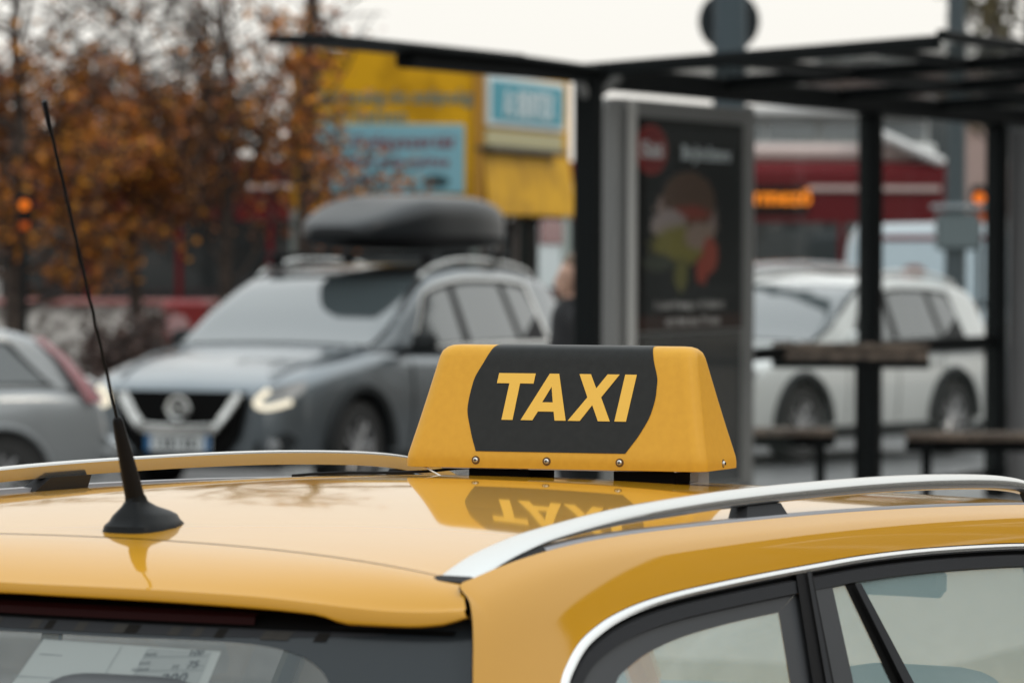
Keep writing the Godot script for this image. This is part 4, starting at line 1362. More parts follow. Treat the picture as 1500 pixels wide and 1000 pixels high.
func shelter() -> void:
	var o := thing("bus_shelter", "black steel bus shelter with glass roof panes and glass back wall", "bus shelter", Vector3(0.4, 0.15, -26.0))
	var at := func(s: float, p: float, y: float) -> Vector3: return W * s + P * p + Vector3(0, y - 0.15, 0)
	var bs := Basis(P, Vector3.UP, -W)
	var st: MB
	for q in [[0.0, 0.125, 2.78], [4.95, 0.13, 2.72], [7.78, 0.13, 2.72], [11.0, 0.13, 2.72]]:
		st = MB.new()
		st.box(at.call(q[0], 0, (q[2] + 0.15) / 2), Vector3(q[1], q[2] - 0.15, q[1]), 0.012, bs)
		put("post", st, M.frame, o)
	# beam along the wall, and the narrow canopy that runs on towards the left
	st = MB.new()
	st.bar(at.call(0.05, 0, 2.735), at.call(11.2, 0, 2.735), 0.12, 0.13, 0.015)
	put("wall_beam", st, M.frame, o)
	st = MB.new()
	st.bar(at.call(-3.62, -0.05, 2.785), at.call(-1.2, -0.05, 2.785), 0.34, 0.035, 0.008)
	st.bar(at.call(-1.25, -0.05, 2.785), at.call(0.02, -0.05, 2.77), 0.3, 0.03, 0.008)
	put("canopy_edge", st, M.frame, o)
	st = MB.new()
	st.bar(at.call(-2.5, 0, 2.725), at.call(-0.05, 0, 2.735), 0.1, 0.075, 0.012)
	put("canopy_beam", st, M.frame, o)
	# rafters rising outwards, glass panes between
	var n := 6
	for i in n:
		var s := i * 2.1
		st = MB.new()
		st.bar(at.call(s, -0.06, 2.76), at.call(s, 1.93, 2.89), 0.085, 0.075, 0.01)
		put("rafter", st, M.frame, o)
		if i < n - 1:
			st = MB.new()
			var a: Vector3 = at.call(s + 0.04, 0.02, 2.8)
			var b: Vector3 = at.call(s + 0.04, 1.9, 2.93)
			var c: Vector3 = at.call(s + 2.06, 1.9, 2.93)
			var d: Vector3 = at.call(s + 2.06, 0.02, 2.8)
			st.quad(a, b, c, d)
			put("roof_pane", st, M.roof_pane, o, 40, false)
	st = MB.new()
	st.bar(at.call(-0.05, 1.95, 2.925), at.call(11.0, 1.95, 2.925), 0.05, 0.06, 0.01)
	put("front_edge", st, M.frame, o)
	for p in [0.72, 1.45]:
		st = MB.new()
		st.bar(at.call(0.02, p, 2.77 + p * 0.068), at.call(10.4, p, 2.765 + p * 0.068), 0.2 if p < 1 else 0.06, 0.045, 0.01)
		put("purlin", st, M.frame, o)
	st = MB.new()          # corner fittings
	for k in [-1, 1]: st.bar(at.call(0.0, 0, 2.6), at.call(0.2 * k, 0.1 if k > 0 else 0.0, 2.74), 0.05, 0.05, 0.01)
	put("corner_brace", st, M.frame_grey, o)
	# back wall panes
	for q in [[2.62, 4.87], [5.03, 7.7], [7.86, 10.92]]:
		st = MB.new()
		st.quad(at.call(q[0], 0, 0.35), at.call(q[1], 0, 0.35), at.call(q[1], 0, 2.66), at.call(q[0], 0, 2.66))
		put("wall_pane", st, M.pane, o, 40, false)
		st = MB.new()
		st.bar(at.call(q[0], 0, 0.33), at.call(q[1], 0, 0.33), 0.04, 0.05, 0.005)
		put("pane_rail", st, M.frame, o)
		if q[0] < 7.8:
			st = MB.new()
			st.bar(at.call(q[0], 0.0, 1.215), at.call(q[1], 0.0, 1.215), 0.04, 0.075, 0.005)
			put("middle_rail", st, M.frame, o)
	# poster case
	var pc := thing("poster_case", "tall grey poster case with a dark food advert at the shelter's near end", "poster case", Vector3(0.4, 0.15, -26.0))
	st = MB.new()
	st.box(at.call(1.45, -0.03, 1.55), Vector3(0.2, 2.16, 2.12), 0.01, bs)
	put("cabinet", st, M.frame_grey, pc)
	st = MB.new()
	st.box(at.call(0.3, 0.02, 1.4), Vector3(0.1, 2.4, 0.1), 0.02, bs)
	put("case_post", st, M.frame_grey, pc)
	st = MB.new()
	st.box(at.call(0.4, 0.1, 1.5), Vector3(0.03, 2.25, 0.09), 0.008, bs)
	put("case_edge", st, mat(lin(0.55, 0.54, 0.52), 0.4, 0.2), pc)
	st = MB.new()
	st.box(at.call(2.53, 0.02, 1.4), Vector3(0.08, 2.5, 0.06), 0.015, bs)
	put("case_post", st, mat(lin(0.3, 0.31, 0.32), 0.45, 0.4), pc)
	var qm := QuadMesh.new()
	qm.size = Vector2(1.8, 1.16)
	qm.material = poster_print()
	var po := MeshInstance3D.new()
	po.name = "poster"
	po.mesh = qm
	pc.add_child(po)
	# the poster looks out of the wall's left face, towards the camera
	var face_n := P
	po.transform = Transform3D(Basis(W, Vector3.UP, P), at.call(1.38, 0.08, 1.955))
	for w in [["Rejtelmes", 0.26, 0.40, 26, M.pale], ["kóstold meg az új ízeket", 0.0, -0.44, 15, M.wall_white], ["minden nap frissen", 0.05, -0.53, 15, M.wall_white], ["Sas", -0.62, 0.405, 30, M.pale]]:
		var tm := TextMesh.new()
		tm.text = w[0]
		tm.font = font("Droid Serif" if w[3] > 20 else "Droid Sans")
		tm.font_size = w[3]
		tm.pixel_size = 0.0042
		tm.depth = 0.002
		tm.material = w[4]
		own("poster_lettering", tm, po, Vector3(w[1], w[2], 0.004)).scale = Vector3(1.55, 1, 1)
	st = MB.new()
	st.quad(at.call(0.6, 0.1, 0.5), at.call(2.42, 0.1, 0.5), at.call(2.42, 0.1, 2.55), at.call(0.6, 0.1, 2.55))
	put("cover_glass", st, M.cover, pc, 40, false)
	st = MB.new()
	st.box(at.call(1.38, 0.07, 0.93), Vector3(0.01, 0.86, 1.8), 0.003, bs)
	put("lower_panel", st, mat(lin(0.05, 0.052, 0.052), 0.08, 0, 0, 0.4), pc)
	# far side panel
	var ep := thing("side_panel_case", "plain grey end case at the far right end of the shelter", "poster case", sh(7.95, 0.35, 0.15))
	st = MB.new()
	st.box(Vector3(0, 1.25, 0), Vector3(0.6, 2.5, 0.14), 0.015, bs)
	put("cabinet", st, mat(lin(0.17, 0.17, 0.175), 0.5, 0.2), ep)
	st = MB.new()
	st.box(P * 0.28 + Vector3(0, 1.25, 0) - W * 0.09, Vector3(0.05, 2.5, 0.05), 0.01, bs)
	put("case_edge", st, mat(lin(0.35, 0.33, 0.34), 0.5, 0.2), ep)
	# leaning rail and seats of timber planks on steel legs
	bench("leaning_rail", "narrow wooden leaning rail in front of the middle shelter post", Vector3(2.0, 0.15, -29.0), 0.93, 1.215, 0.13, 62)
	bench("bench", "wooden bench seat left of the middle shelter post", Vector3(1.62, 0.15, -29.3), 0.62, 0.74, 0.42, 0)
	bench("bench", "wooden bench seat with pale top at the right of the shelter", Vector3(2.76, 0.15, -28.8), 0.9, 0.735, 0.42, 0)

func bench(called: String, label: String, at: Vector3, length: float, h: float, depth: float, tilt: float) -> void:
	var o := thing(called, label, called.replace("_", " "), at, -4)
	var n := 2 if depth < 0.2 else 4
	var tb := Basis(Vector3.RIGHT, deg_to_rad(tilt))
	for i in n:
		var st := MB.new()
		st.box(tb * Vector3(0, 0, (i - (n - 1) / 2.0) * depth / n) + Vector3(0, h - 0.15, 0), Vector3(length - 0.01 * (i % 2), 0.045, depth / n - 0.012), 0.008, tb)
		put("plank", st, M.wood, o)
	for s in ([-1, 1] if depth > 0.2 else [0.17]):
		var st := MB.new()
		st.bar(Vector3(s * length * 0.36, 0, 0.02), Vector3(s * length * 0.36, h - 0.18, 0.02), 0.06, 0.06, 0.01, Vector3.RIGHT)
		if depth > 0.2:
			st.bar(Vector3(s * length * 0.36, h - 0.2, -depth * 0.45), Vector3(s * length * 0.36, h - 0.2, depth * 0.45), 0.06, 0.05, 0.01)
		put("leg", st, M.frame, o)
	var st2 := MB.new()
	st2.bar(Vector3(-length * 0.5, h - 0.21, 0.02), Vector3(length * 0.5, h - 0.21, 0.02), 0.05, 0.06, 0.01)
	put("support_rail", st2, M.frame, o)

func poster_print() -> StandardMaterial3D:
	var im := Image.create(356, 390, false, Image.FORMAT_RGB8)
	im.fill(lin(0.014, 0.014, 0.0135))
	var n := FastNoiseLite.new()
	n.seed = 4
	n.frequency = 0.03
	var blob := func(cx: float, cy: float, rx: float, ry: float, c: Color, rough: float) -> void:
		for y in range(maxi(0, int(cy - ry * 1.3)), mini(390, int(cy + ry * 1.3))):
			for x in range(maxi(0, int(cx - rx * 1.3)), mini(356, int(cx + rx * 1.3))):
				var d := sqrt(pow((x - cx) / rx, 2) + pow((y - cy) / ry, 2)) + n.get_noise_2d(x * 3, y * 3) * rough
				if d < 1.0: im.set_pixel(x, y, c * (0.9 + 0.25 * n.get_noise_2d(x * 5 + 99, y * 5)))
	blob.call(54, 58, 50, 46, lin(0.35, 0.06, 0.05), 0.0)
	blob.call(54, 58, 44, 41, lin(0.24, 0.03, 0.03), 0.0)
	im.fill_rect(Rect2i(8, 44, 94, 32), lin(0.3, 0.1, 0.09))
	blob.call(165, 185, 100, 72, lin(0.36, 0.26, 0.23), 0.25)
	blob.call(175, 150, 86, 56, lin(0.13, 0.075, 0.05), 0.1)
	blob.call(175, 172, 70, 14, lin(0.28, 0.06, 0.04), 0.5)
	blob.call(110, 195, 56, 30, lin(0.38, 0.31, 0.29), 0.4)
	blob.call(150, 232, 90, 36, lin(0.24, 0.21, 0.05), 0.6)
	blob.call(210, 215, 50, 26, lin(0.33, 0.24, 0.19), 0.4)
	blob.call(245, 250, 26, 34, lin(0.38, 0.08, 0.05), 0.3)
	blob.call(218, 278, 20, 26, lin(0.36, 0.07, 0.045), 0.3)
	blob.call(150, 285, 22, 32, lin(0.17, 0.16, 0.05), 0.5)
	blob.call(80, 265, 50, 16, lin(0.06, 0.065, 0.045), 0.6)
	im.fill_rect(Rect2i(0, 362, 356, 28), lin(0.045, 0.025, 0.02))
	var m := mat(Color.WHITE, 0.8, 0, 0, 0.2)
	m.albedo_texture = ImageTexture.create_from_image(im)
	return m

# ------------------------------------------------------------------ kiosk, masts, far buildings
func text_plate(t: String, size: int, px: float, m: Material, parent: Node, at: Vector3, rot: Vector3) -> void:
	var tm := TextMesh.new()
	tm.text = t
	tm.font = font("Droid Sans")
	tm.font_size = size
	tm.pixel_size = px
	tm.depth = 0.01
	tm.material = m
	own("lettering", tm, parent, at, rot)

func kiosk() -> void:
	var o := thing("yellow_kiosk", "yellow kiosk with pale blue and teal advert boards behind the off-roader", "kiosk", Vector3(-1.3, 0.0, -50.0))
	# front face along x from -0.95 to 0.94 at z 0; right face runs back to (1.93, -3.5)
	var c := Vector3(0.94, 0, 0)
	var e := Vector3(1.92, 0, -3.5)
	var d := (e - c).normalized()
	var nrm := Vector3(-d.z, 0, d.x)
	nrm = Vector3(0.963, 0, 0.27) if nrm.x < 0 else nrm
	var rot_y := rad_to_deg(atan2(nrm.x, nrm.z))
	var st := MB.new()
	var foot := [Vector3(-0.95, 0, 0), c, e, Vector3(-0.95, 0, -3.5)]
	var r0 := PackedVector3Array()
	var r1 := PackedVector3Array()
	for v in foot:
		r0.append(v + Vector3(0, 2.22, 0)); r1.append(v + Vector3(0, 3.86, 0))
	st.loft([r0, r1])
	put("fascia", st, M.yellow, o, 20)
	st = MB.new()
	var post_mat := mat(lin(0.22, 0.25, 0.24), 0.5)
	for v in foot:
		st = MB.new()
		st.box(v * 0.97 + Vector3(0, 1.1, 0), Vector3(0.09, 2.25, 0.09), 0.01)
		put("corner_post", st, post_mat, o)
	st = MB.new()
	r0 = PackedVector3Array()
	r1 = PackedVector3Array()
	for v in foot:
		r0.append(v * 0.9 + Vector3(0, 0.0, -0.2)); r1.append(v * 0.9 + Vector3(0, 2.24, -0.2))
	st.loft([r0, r1])
	put("shopfront", st, M.window_dark, o, 20)
	var bar_mat := mat(lin(0.12, 0.1, 0.09), 0.6)
	for k in 5:
		st = MB.new()
		var q := c.lerp(e, 0.12 + 0.19 * k) * 0.93
		st.box(q + Vector3(0, 1.1, -0.1), Vector3(0.06, 2.2, 0.06), 0.01)
		put("glazing_bar", st, bar_mat, o)
	# corner edge strip
	st = MB.new()
	st.box(c + Vector3(0.01, 2.96, 0.01), Vector3(0.1, 1.52, 0.06), 0.01)
	put("corner_strip", st, mat(lin(0.42, 0.2, 0.015), 0.5), o)
	# front boards
	st = MB.new()
	st.box(Vector3(-0.03, 2.75, 0.02), Vector3(1.68, 0.70, 0.04), 0.01)
	var bb := put("blue_board", st, M.blue_board, o)
	text_plate("Gyógyszertár", 16, 0.0105, M.text_red, bb, Vector3(0.2, 2.92, 0.043), Vector3.ZERO)
	text_plate("minden nap nyitva", 15, 0.0095, M.text_red, bb, Vector3(0.02, 2.72, 0.043), Vector3.ZERO)
	text_plate("8-20", 15, 0.0095, M.text_red, bb, Vector3(-0.25, 2.53, 0.043), Vector3.ZERO)
	st = MB.new()
	st.lathe([Vector2(0, 0.006), Vector2(0.085, 0.005), Vector2(0.095, 0)], 20, Transform3D(Basis(Vector3.UP, -PI / 2).scaled(Vector3(1.5, 0.75, 1)), Vector3(0.52, 2.52, 0.04)))
	put("dark_emblem", st, mat(lin(0.01, 0.05, 0.065), 0.5), bb, 40, false)
	text_plate("Egészség és szépség", 17, 0.0098, M.text_grey, o, Vector3(0.1, 3.37, 0.006), Vector3.ZERO)
	text_plate("egy helyen", 17, 0.0098, M.text_grey, o, Vector3(-0.2, 3.17, 0.006), Vector3.ZERO)
	# right face boards
	var on := func(k: float, y: float, out: float) -> Vector3: return c + d * k + nrm * out + Vector3(0, y, 0)
	var bs := Basis(-d, Vector3.UP, nrm)
	st = MB.new()
	st.box(on.call(1.72, 3.36, 0.03), Vector3(3.0, 0.52, 0.05), 0.01, bs)
	var wb := put("teal_board", st, M.pale, o)
	st = MB.new()
	st.box(on.call(1.72, 3.36, 0.05), Vector3(2.8, 0.42, 0.03), 0.005, bs)
	put("teal_field", st, M.teal, wb)
	text_plate("A: BENTEX", 20, 0.0195, M.pale, wb, on.call(1.72, 3.35, 0.075), Vector3(0, rot_y, 0))
	st = MB.new()
	st.box(on.call(1.7, 2.98, 0.025), Vector3(3.0, 0.16, 0.03), 0.005, bs)
	put("grey_board", st, mat(lin(0.42, 0.38, 0.2), 0.5), o)
	st = MB.new()
	st.box(on.call(1.4, 2.86, 0.08), Vector3(2.9, 0.05, 0.2), 0.01, bs)
	put("ledge", st, mat(lin(0.05, 0.045, 0.03), 0.6), o)
	st = MB.new()     # flap that tilts out under the ledge
	st.quad(on.call(0.05, 2.82, 0.05), on.call(3.45, 2.82, 0.05), on.call(3.48, 2.2, 0.12), on.call(0.02, 2.2, 0.12))
	st.quad(on.call(0.05, 2.8, 0.02), on.call(3.45, 2.8, 0.02), on.call(3.48, 2.18, 0.09), on.call(0.02, 2.18, 0.09))
	put("flap", st, M.yellow, o, 20, false)
	st = MB.new()
	st.box(on.call(2.45, 1.78, 0.1), Vector3(0.9, 0.7, 0.02), 0.005, bs)
	var nt := put("notice", st, M.pale, o)
	st = MB.new()
	st.box(on.call(2.45, 2.02, 0.12), Vector3(0.9, 0.26, 0.02), 0.005, bs)
	put("red_heading", st, M.lens_red, nt)
	st = MB.new()
	st.box(on.call(3.2, 1.1, 0.05), Vector3(0.3, 2.2, 0.08), 0.01, bs)
	put("pale_post", st, mat(lin(0.3, 0.36, 0.34), 0.5), o)

func masts() -> void:
	var o := thing("lamp_mast", "thick grey mast with a round sign seen from behind", "lamp mast", Vector3(2.03, 0, -46.0))
	var st := MB.new()
	st.tube([Vector3(0, 0, 0), Vector3(0, 2, 0), Vector3(0, 9, 0)], [0.18, 0.165, 0.13], 20)
	put("mast", st, M.mast, o)
	st = MB.new()
	st.lathe([Vector2(0.0, 0.02), Vector2(0.275, 0.02), Vector2(0.29, 0.0), Vector2(0.275, -0.02), Vector2(0, -0.02)], 32, Transform3D(Basis(Vector3.UP, PI / 2), Vector3(0, 3.98, -0.22)))
	var rs := put("round_sign", st, M.sign_back, o, 30, false)
	st = MB.new()
	for y in [3.85, 4.1]: st.box(Vector3(0, y, -0.12), Vector3(0.3, 0.03, 0.2), 0.005)
	put("sign_clamp", st, M.steel, rs)
	st = MB.new()
	st.tube(cat3([Vector3(0, 8.9, 0), Vector3(0, 9.4, 0.3), Vector3(0, 9.6, 1.2), Vector3(0, 9.62, 2.0)], 5), 0.05, 8)
	put("lamp_arm", st, M.mast, o)
	o = thing("pole", "slim dark pole rising behind the right end of the shelter", "pole", Vector3(4.33, 0, -48.0))
	st = MB.new()
	st.tube([Vector3(0, 0, 0), Vector3(0, 2.4, 0), Vector3(0, 8, 0)], [0.12, 0.1, 0.08], 16)
	put("shaft", st, mat(lin(0.05, 0.068, 0.077), 0.5, 0.1), o)
	st = MB.new()
	st.box(Vector3(0.02, 2.02, 0), Vector3(0.42, 0.36, 0.3), 0.03)
	put("control_box", st, mat(lin(0.12, 0.155, 0.165), 0.5), o)
	st = MB.new()
	st.box(Vector3(0.02, 2.26, 0), Vector3(0.5, 0.05, 0.36), 0.01)
	put("box_lid", st, mat(lin(0.26, 0.3, 0.32), 0.5), o)
	for q in [["amber lamp on a short post at the far right behind the shelter glass", Vector3(4.75, 0, -50.0), 2.372, 0.06], ["amber lamp on a thin post at the far left among the trees", Vector3(-4.47, 0, -45.0), 2.222, 0.045]]:
		o = thing("warning_lamp", q[0], "warning lamp", q[1])
		st = MB.new()
		st.tube([Vector3.ZERO, Vector3(0, q[2] - 0.1, 0)], 0.03, 10)
		put("post", st, M.frame, o)
		st = MB.new()
		st.box(Vector3(0, q[2] - 0.05, -0.06), Vector3(0.15, 0.36, 0.14), 0.02)
		put("housing", st, M.frame, o)
		for k in 2:
			st = MB.new()
			st.lathe([Vector2(0, 0.03), Vector2(q[3] * 0.7, 0.02), Vector2(q[3], 0)], 16, Transform3D(Basis(Vector3.UP, -PI / 2), Vector3(0, q[2] - k * 0.19, 0.012)))
			put("lamp", st, M.amber if k == 0 else glow(Color(1, 0.45, 0.08), 0.4), o, 40, false)

func far_building(called: String, label: String, at: Vector3, size: Vector3, m: Material, cols: int, floors: int, base := 0.9) -> Node3D:
	var o := thing(called, label, "building", at)
	var st := MB.new()
	st.box(Vector3(0, size.y / 2, 0), size, 0.02)
	put("walls", st, m, o)
	var fh := (size.y - base) / floors
	for f in floors:
		for c in cols:
			var w := size.x / cols
			st = MB.new()
			st.box(Vector3(-size.x / 2 + (c + 0.5) * w, base + f * fh + fh * 0.45, size.z / 2), Vector3(w * 0.5, fh * 0.55, 0.12), 0.01)
			var win := put("window", st, mat(lin(0.8, 0.8, 0.78), 0.6), o)
			st = MB.new()
			st.box(Vector3(-size.x / 2 + (c + 0.5) * w, base + f * fh + fh * 0.45, size.z / 2 + 0.04), Vector3(w * 0.42, fh * 0.46, 0.06))
			put("pane", st, M.window_dark, win)
	st = MB.new()
	st.box(Vector3(0, size.y + 0.06, 0), Vector3(size.x + 0.3, 0.12, size.z + 0.3), 0.02)
	put("roof_edge", st, M.wall_grey, o)
	return o

func background() -> void:
	far_building("house", "pale pinkish house hardly seen through the autumn leaves at left", Vector3(-8.6, 0, -84), Vector3(7.4, 3.7, 8), M.wall_white, 5, 1)
	var o := thing("glass_hall", "low grey hall with a white roof band above the bus at right", "building", Vector3(4.0, 0, -78))
	var st := MB.new()
	st.box(Vector3(0, 2.0, -3), Vector3(5.2, 4.0, 6), 0.02)
	put("walls", st, M.wall_grey, o)
	for k in 6:
		st = MB.new()
		st.box(Vector3(-2.15 + k * 0.86, 3.75, 0.02), Vector3(0.78, 0.28, 0.06), 0.01)
		put("window", st, mat(lin(0.16, 0.18, 0.19), 0.15, 0, 0.5), o)
	st = MB.new()
	st.box(Vector3(0, 3.42, 0.1), Vector3(5.4, 0.24, 0.2), 0.03)
	put("roof_band", st, mat(lin(0.68, 0.69, 0.68), 0.6), o)
	st = MB.new()
	st.box(Vector3(0, 4.05, 0.1), Vector3(5.4, 0.14, 0.3), 0.03)
	put("roof_edge", st, mat(lin(0.5, 0.5, 0.5), 0.6), o)
	far_building("house", "reddish house between the shelter posts at far right", Vector3(8.3, 0, -92), Vector3(5.2, 5.2, 8), M.wall_pink, 4, 2)
	var brown := worn(mat(lin(0.17, 0.14, 0.115), 0.85), M.dust, 0.15)
	for q in [[12.0, 9.0, 5.0, "low brown street house off to the right, beside the taxi"], [26.0, 12.0, 8.5, "tallest brown street house off to the right, beyond the low one"], [41.0, 8.0, 6.5, "narrow brown street house off to the right, level with the white off-roader"]]:
		var rb := far_building("street_house", q[3], Vector3(17.5, 0, -q[0]), Vector3(q[1] + 3.0, q[2], 9.0), brown, 5, 2 if q[2] < 9 else 3)
		rb.rotation_degrees.y = -90
	# low wall behind the silver hatchback
	o = thing("low_wall", "low whitish wall with a reddish coping behind the silver hatchback", "wall", Vector3(-5.2, 0, -55))
	st = MB.new()
	st.box(Vector3(0, 0.6, 0), Vector3(6.0, 1.2, 0.25), 0.01)
	put("wall", st, M.wall_white, o)
	st = MB.new()
	st.box(Vector3(0, 1.23, 0), Vector3(6.1, 0.07, 0.36), 0.015)
	put("coping", st, M.cap, o)
	# red litter bin near the off-roader's mirror
	o = thing("litter_bin", "red litter bin with a pale round label beyond the off-roader's bonnet", "litter bin", Vector3(-3.58, 0, -54.0))
	st = MB.new()
	st.box(Vector3(0, 0.9, 0), Vector3(0.5, 0.75, 0.4), 0.05)
	put("bin", st, mat(lin(0.26, 0.02, 0.02), 0.4), o)
	st = MB.new()
	st.lathe([Vector2(0, 0.006), Vector2(0.12, 0.005), Vector2(0.13, 0)], 20, Transform3D(Basis(Vector3.UP, -PI / 2), Vector3(-0.08, 0.98, 0.2)))
	put("round_label", st, mat(lin(0.5, 0.3, 0.3), 0.5), o, 40, false)
	st = MB.new()
	st.box(Vector3(0, 0.27, 0), Vector3(0.08, 0.54, 0.08), 0.01)
	put("stand", st, M.frame, o)

# ------------------------------------------------------------------ plants
func leaf_mesh() -> ArrayMesh:
	var st := MB.new()
	var a := Vector3(0, 0, 0)
	var b := Vector3(-0.5, 0.5, 0.12)
	var c := Vector3(0, 1.0, -0.1)
	var d := Vector3(0.5, 0.5, 0.12)
	st.tri(a, b, c); st.tri(a, c, d)
	return st.mesh(M.leaf, 5, false)

func leaves(parent: Node, called: String, spots: PackedVector3Array, size: float, tones: Array, rng: RandomNumberGenerator) -> void:
	var mm := MultiMesh.new()
	mm.transform_format = MultiMesh.TRANSFORM_3D
	mm.use_colors = true
	mm.mesh = M.leaf_mesh
	mm.instance_count = spots.size()
	for i in spots.size():
		var bs := Basis.from_euler(Vector3(rng.randf_range(-1.2, 1.2), rng.randf() * TAU, rng.randf_range(-3, 3))).scaled(Vector3.ONE * size * rng.randf_range(0.6, 1.3))
		mm.set_instance_transform(i, Transform3D(bs, spots[i]))
		var c: Color = tones[rng.randi() % tones.size()]
		mm.set_instance_color(i, c * rng.randf_range(0.7, 1.3))
	var o := MultiMeshInstance3D.new()
	o.name = called
	o.multimesh = mm
	o.set_meta("kind", "stuff")
	parent.add_child(o)

func tree(called: String, label: String, at: Vector3, k: Dictionary) -> void:
	var rng := RandomNumberGenerator.new()
	rng.seed = k.seed
	var o := thing(called, label, "tree", at, 0, k.get("group", ""))
	var st := MB.new()
	var spots := PackedVector3Array()
	var h: float = k.h
	var trunk := []
	var rad := []
	for i in 9:
		var v := i / 8.0
		trunk.append(Vector3(rng.randf_range(-0.06, 0.06) * v * 2, h * v, rng.randf_range(-0.06, 0.06) * v * 2))
		rad.append(lerpf(k.r, 0.012, pow(v, k.get("taper", 0.75))))
	st.tube(trunk, rad, 10)
	for i in k.limbs:
		var v := lerpf(k.from, 0.95, (i + rng.randf() * 0.6) / k.limbs)
		var base := Vector3(0, h * v, 0)
		var az := rng.randf() * TAU
		var L: float = k.spread * (1.15 - 0.75 * v) * rng.randf_range(0.7, 1.2)
		var rise: float = k.rise * L * rng.randf_range(0.8, 1.3)
		var path := []
		var rr := []
		for j in 6:
			var w := j / 5.0
			path.append(base + Vector3(cos(az) * L * pow(w, 0.85), rise * pow(w, 1.25), sin(az) * L * pow(w, 0.85)) + Vector3(rng.randf_range(-1, 1), rng.randf_range(-1, 1), rng.randf_range(-1, 1)) * 0.05 * w)
			rr.append(lerpf(k.r * 0.24 * (1.1 - v * 0.7), 0.006, w))
		st.tube(path, rr, 6, false)
		for t in k.twigs:
			var w := rng.randf_range(0.25, 1.0)
			var p: Vector3 = path[int(w * 4.99)].lerp(path[mini(int(w * 4.99) + 1, 5)], fmod(w * 4.99, 1.0))
			if k.has("group") and p.y > 3.6 and rng.randf() < 0.5: continue
			var dir: Vector3 = Vector3(rng.randf_range(-1, 1), rng.randf_range(-0.1, 1.2) * k.rise + 0.1, rng.randf_range(-1, 1)).normalized() * rng.randf_range(0.25, 0.7) * k.get("twig", 1.0)
			st.tube([p, p + dir * 0.5 + Vector3(0, 0.02, 0), p + dir], [0.012, 0.008, 0.003], 4, false)
			var dens: float = k.dens.call(p + dir * 0.6 + at)
			for q in int(dens * rng.randf_range(0.4, 1.6)):
				spots.append(p + dir * rng.randf_range(0.1, 1.1) + Vector3(rng.randfn(), rng.randfn(), rng.randfn()) * k.get("puff", 0.09))
	put("trunk", st, M.bark, o, 60, false)
	leaves(o, "crown", spots, k.leaf, k.tones, rng)

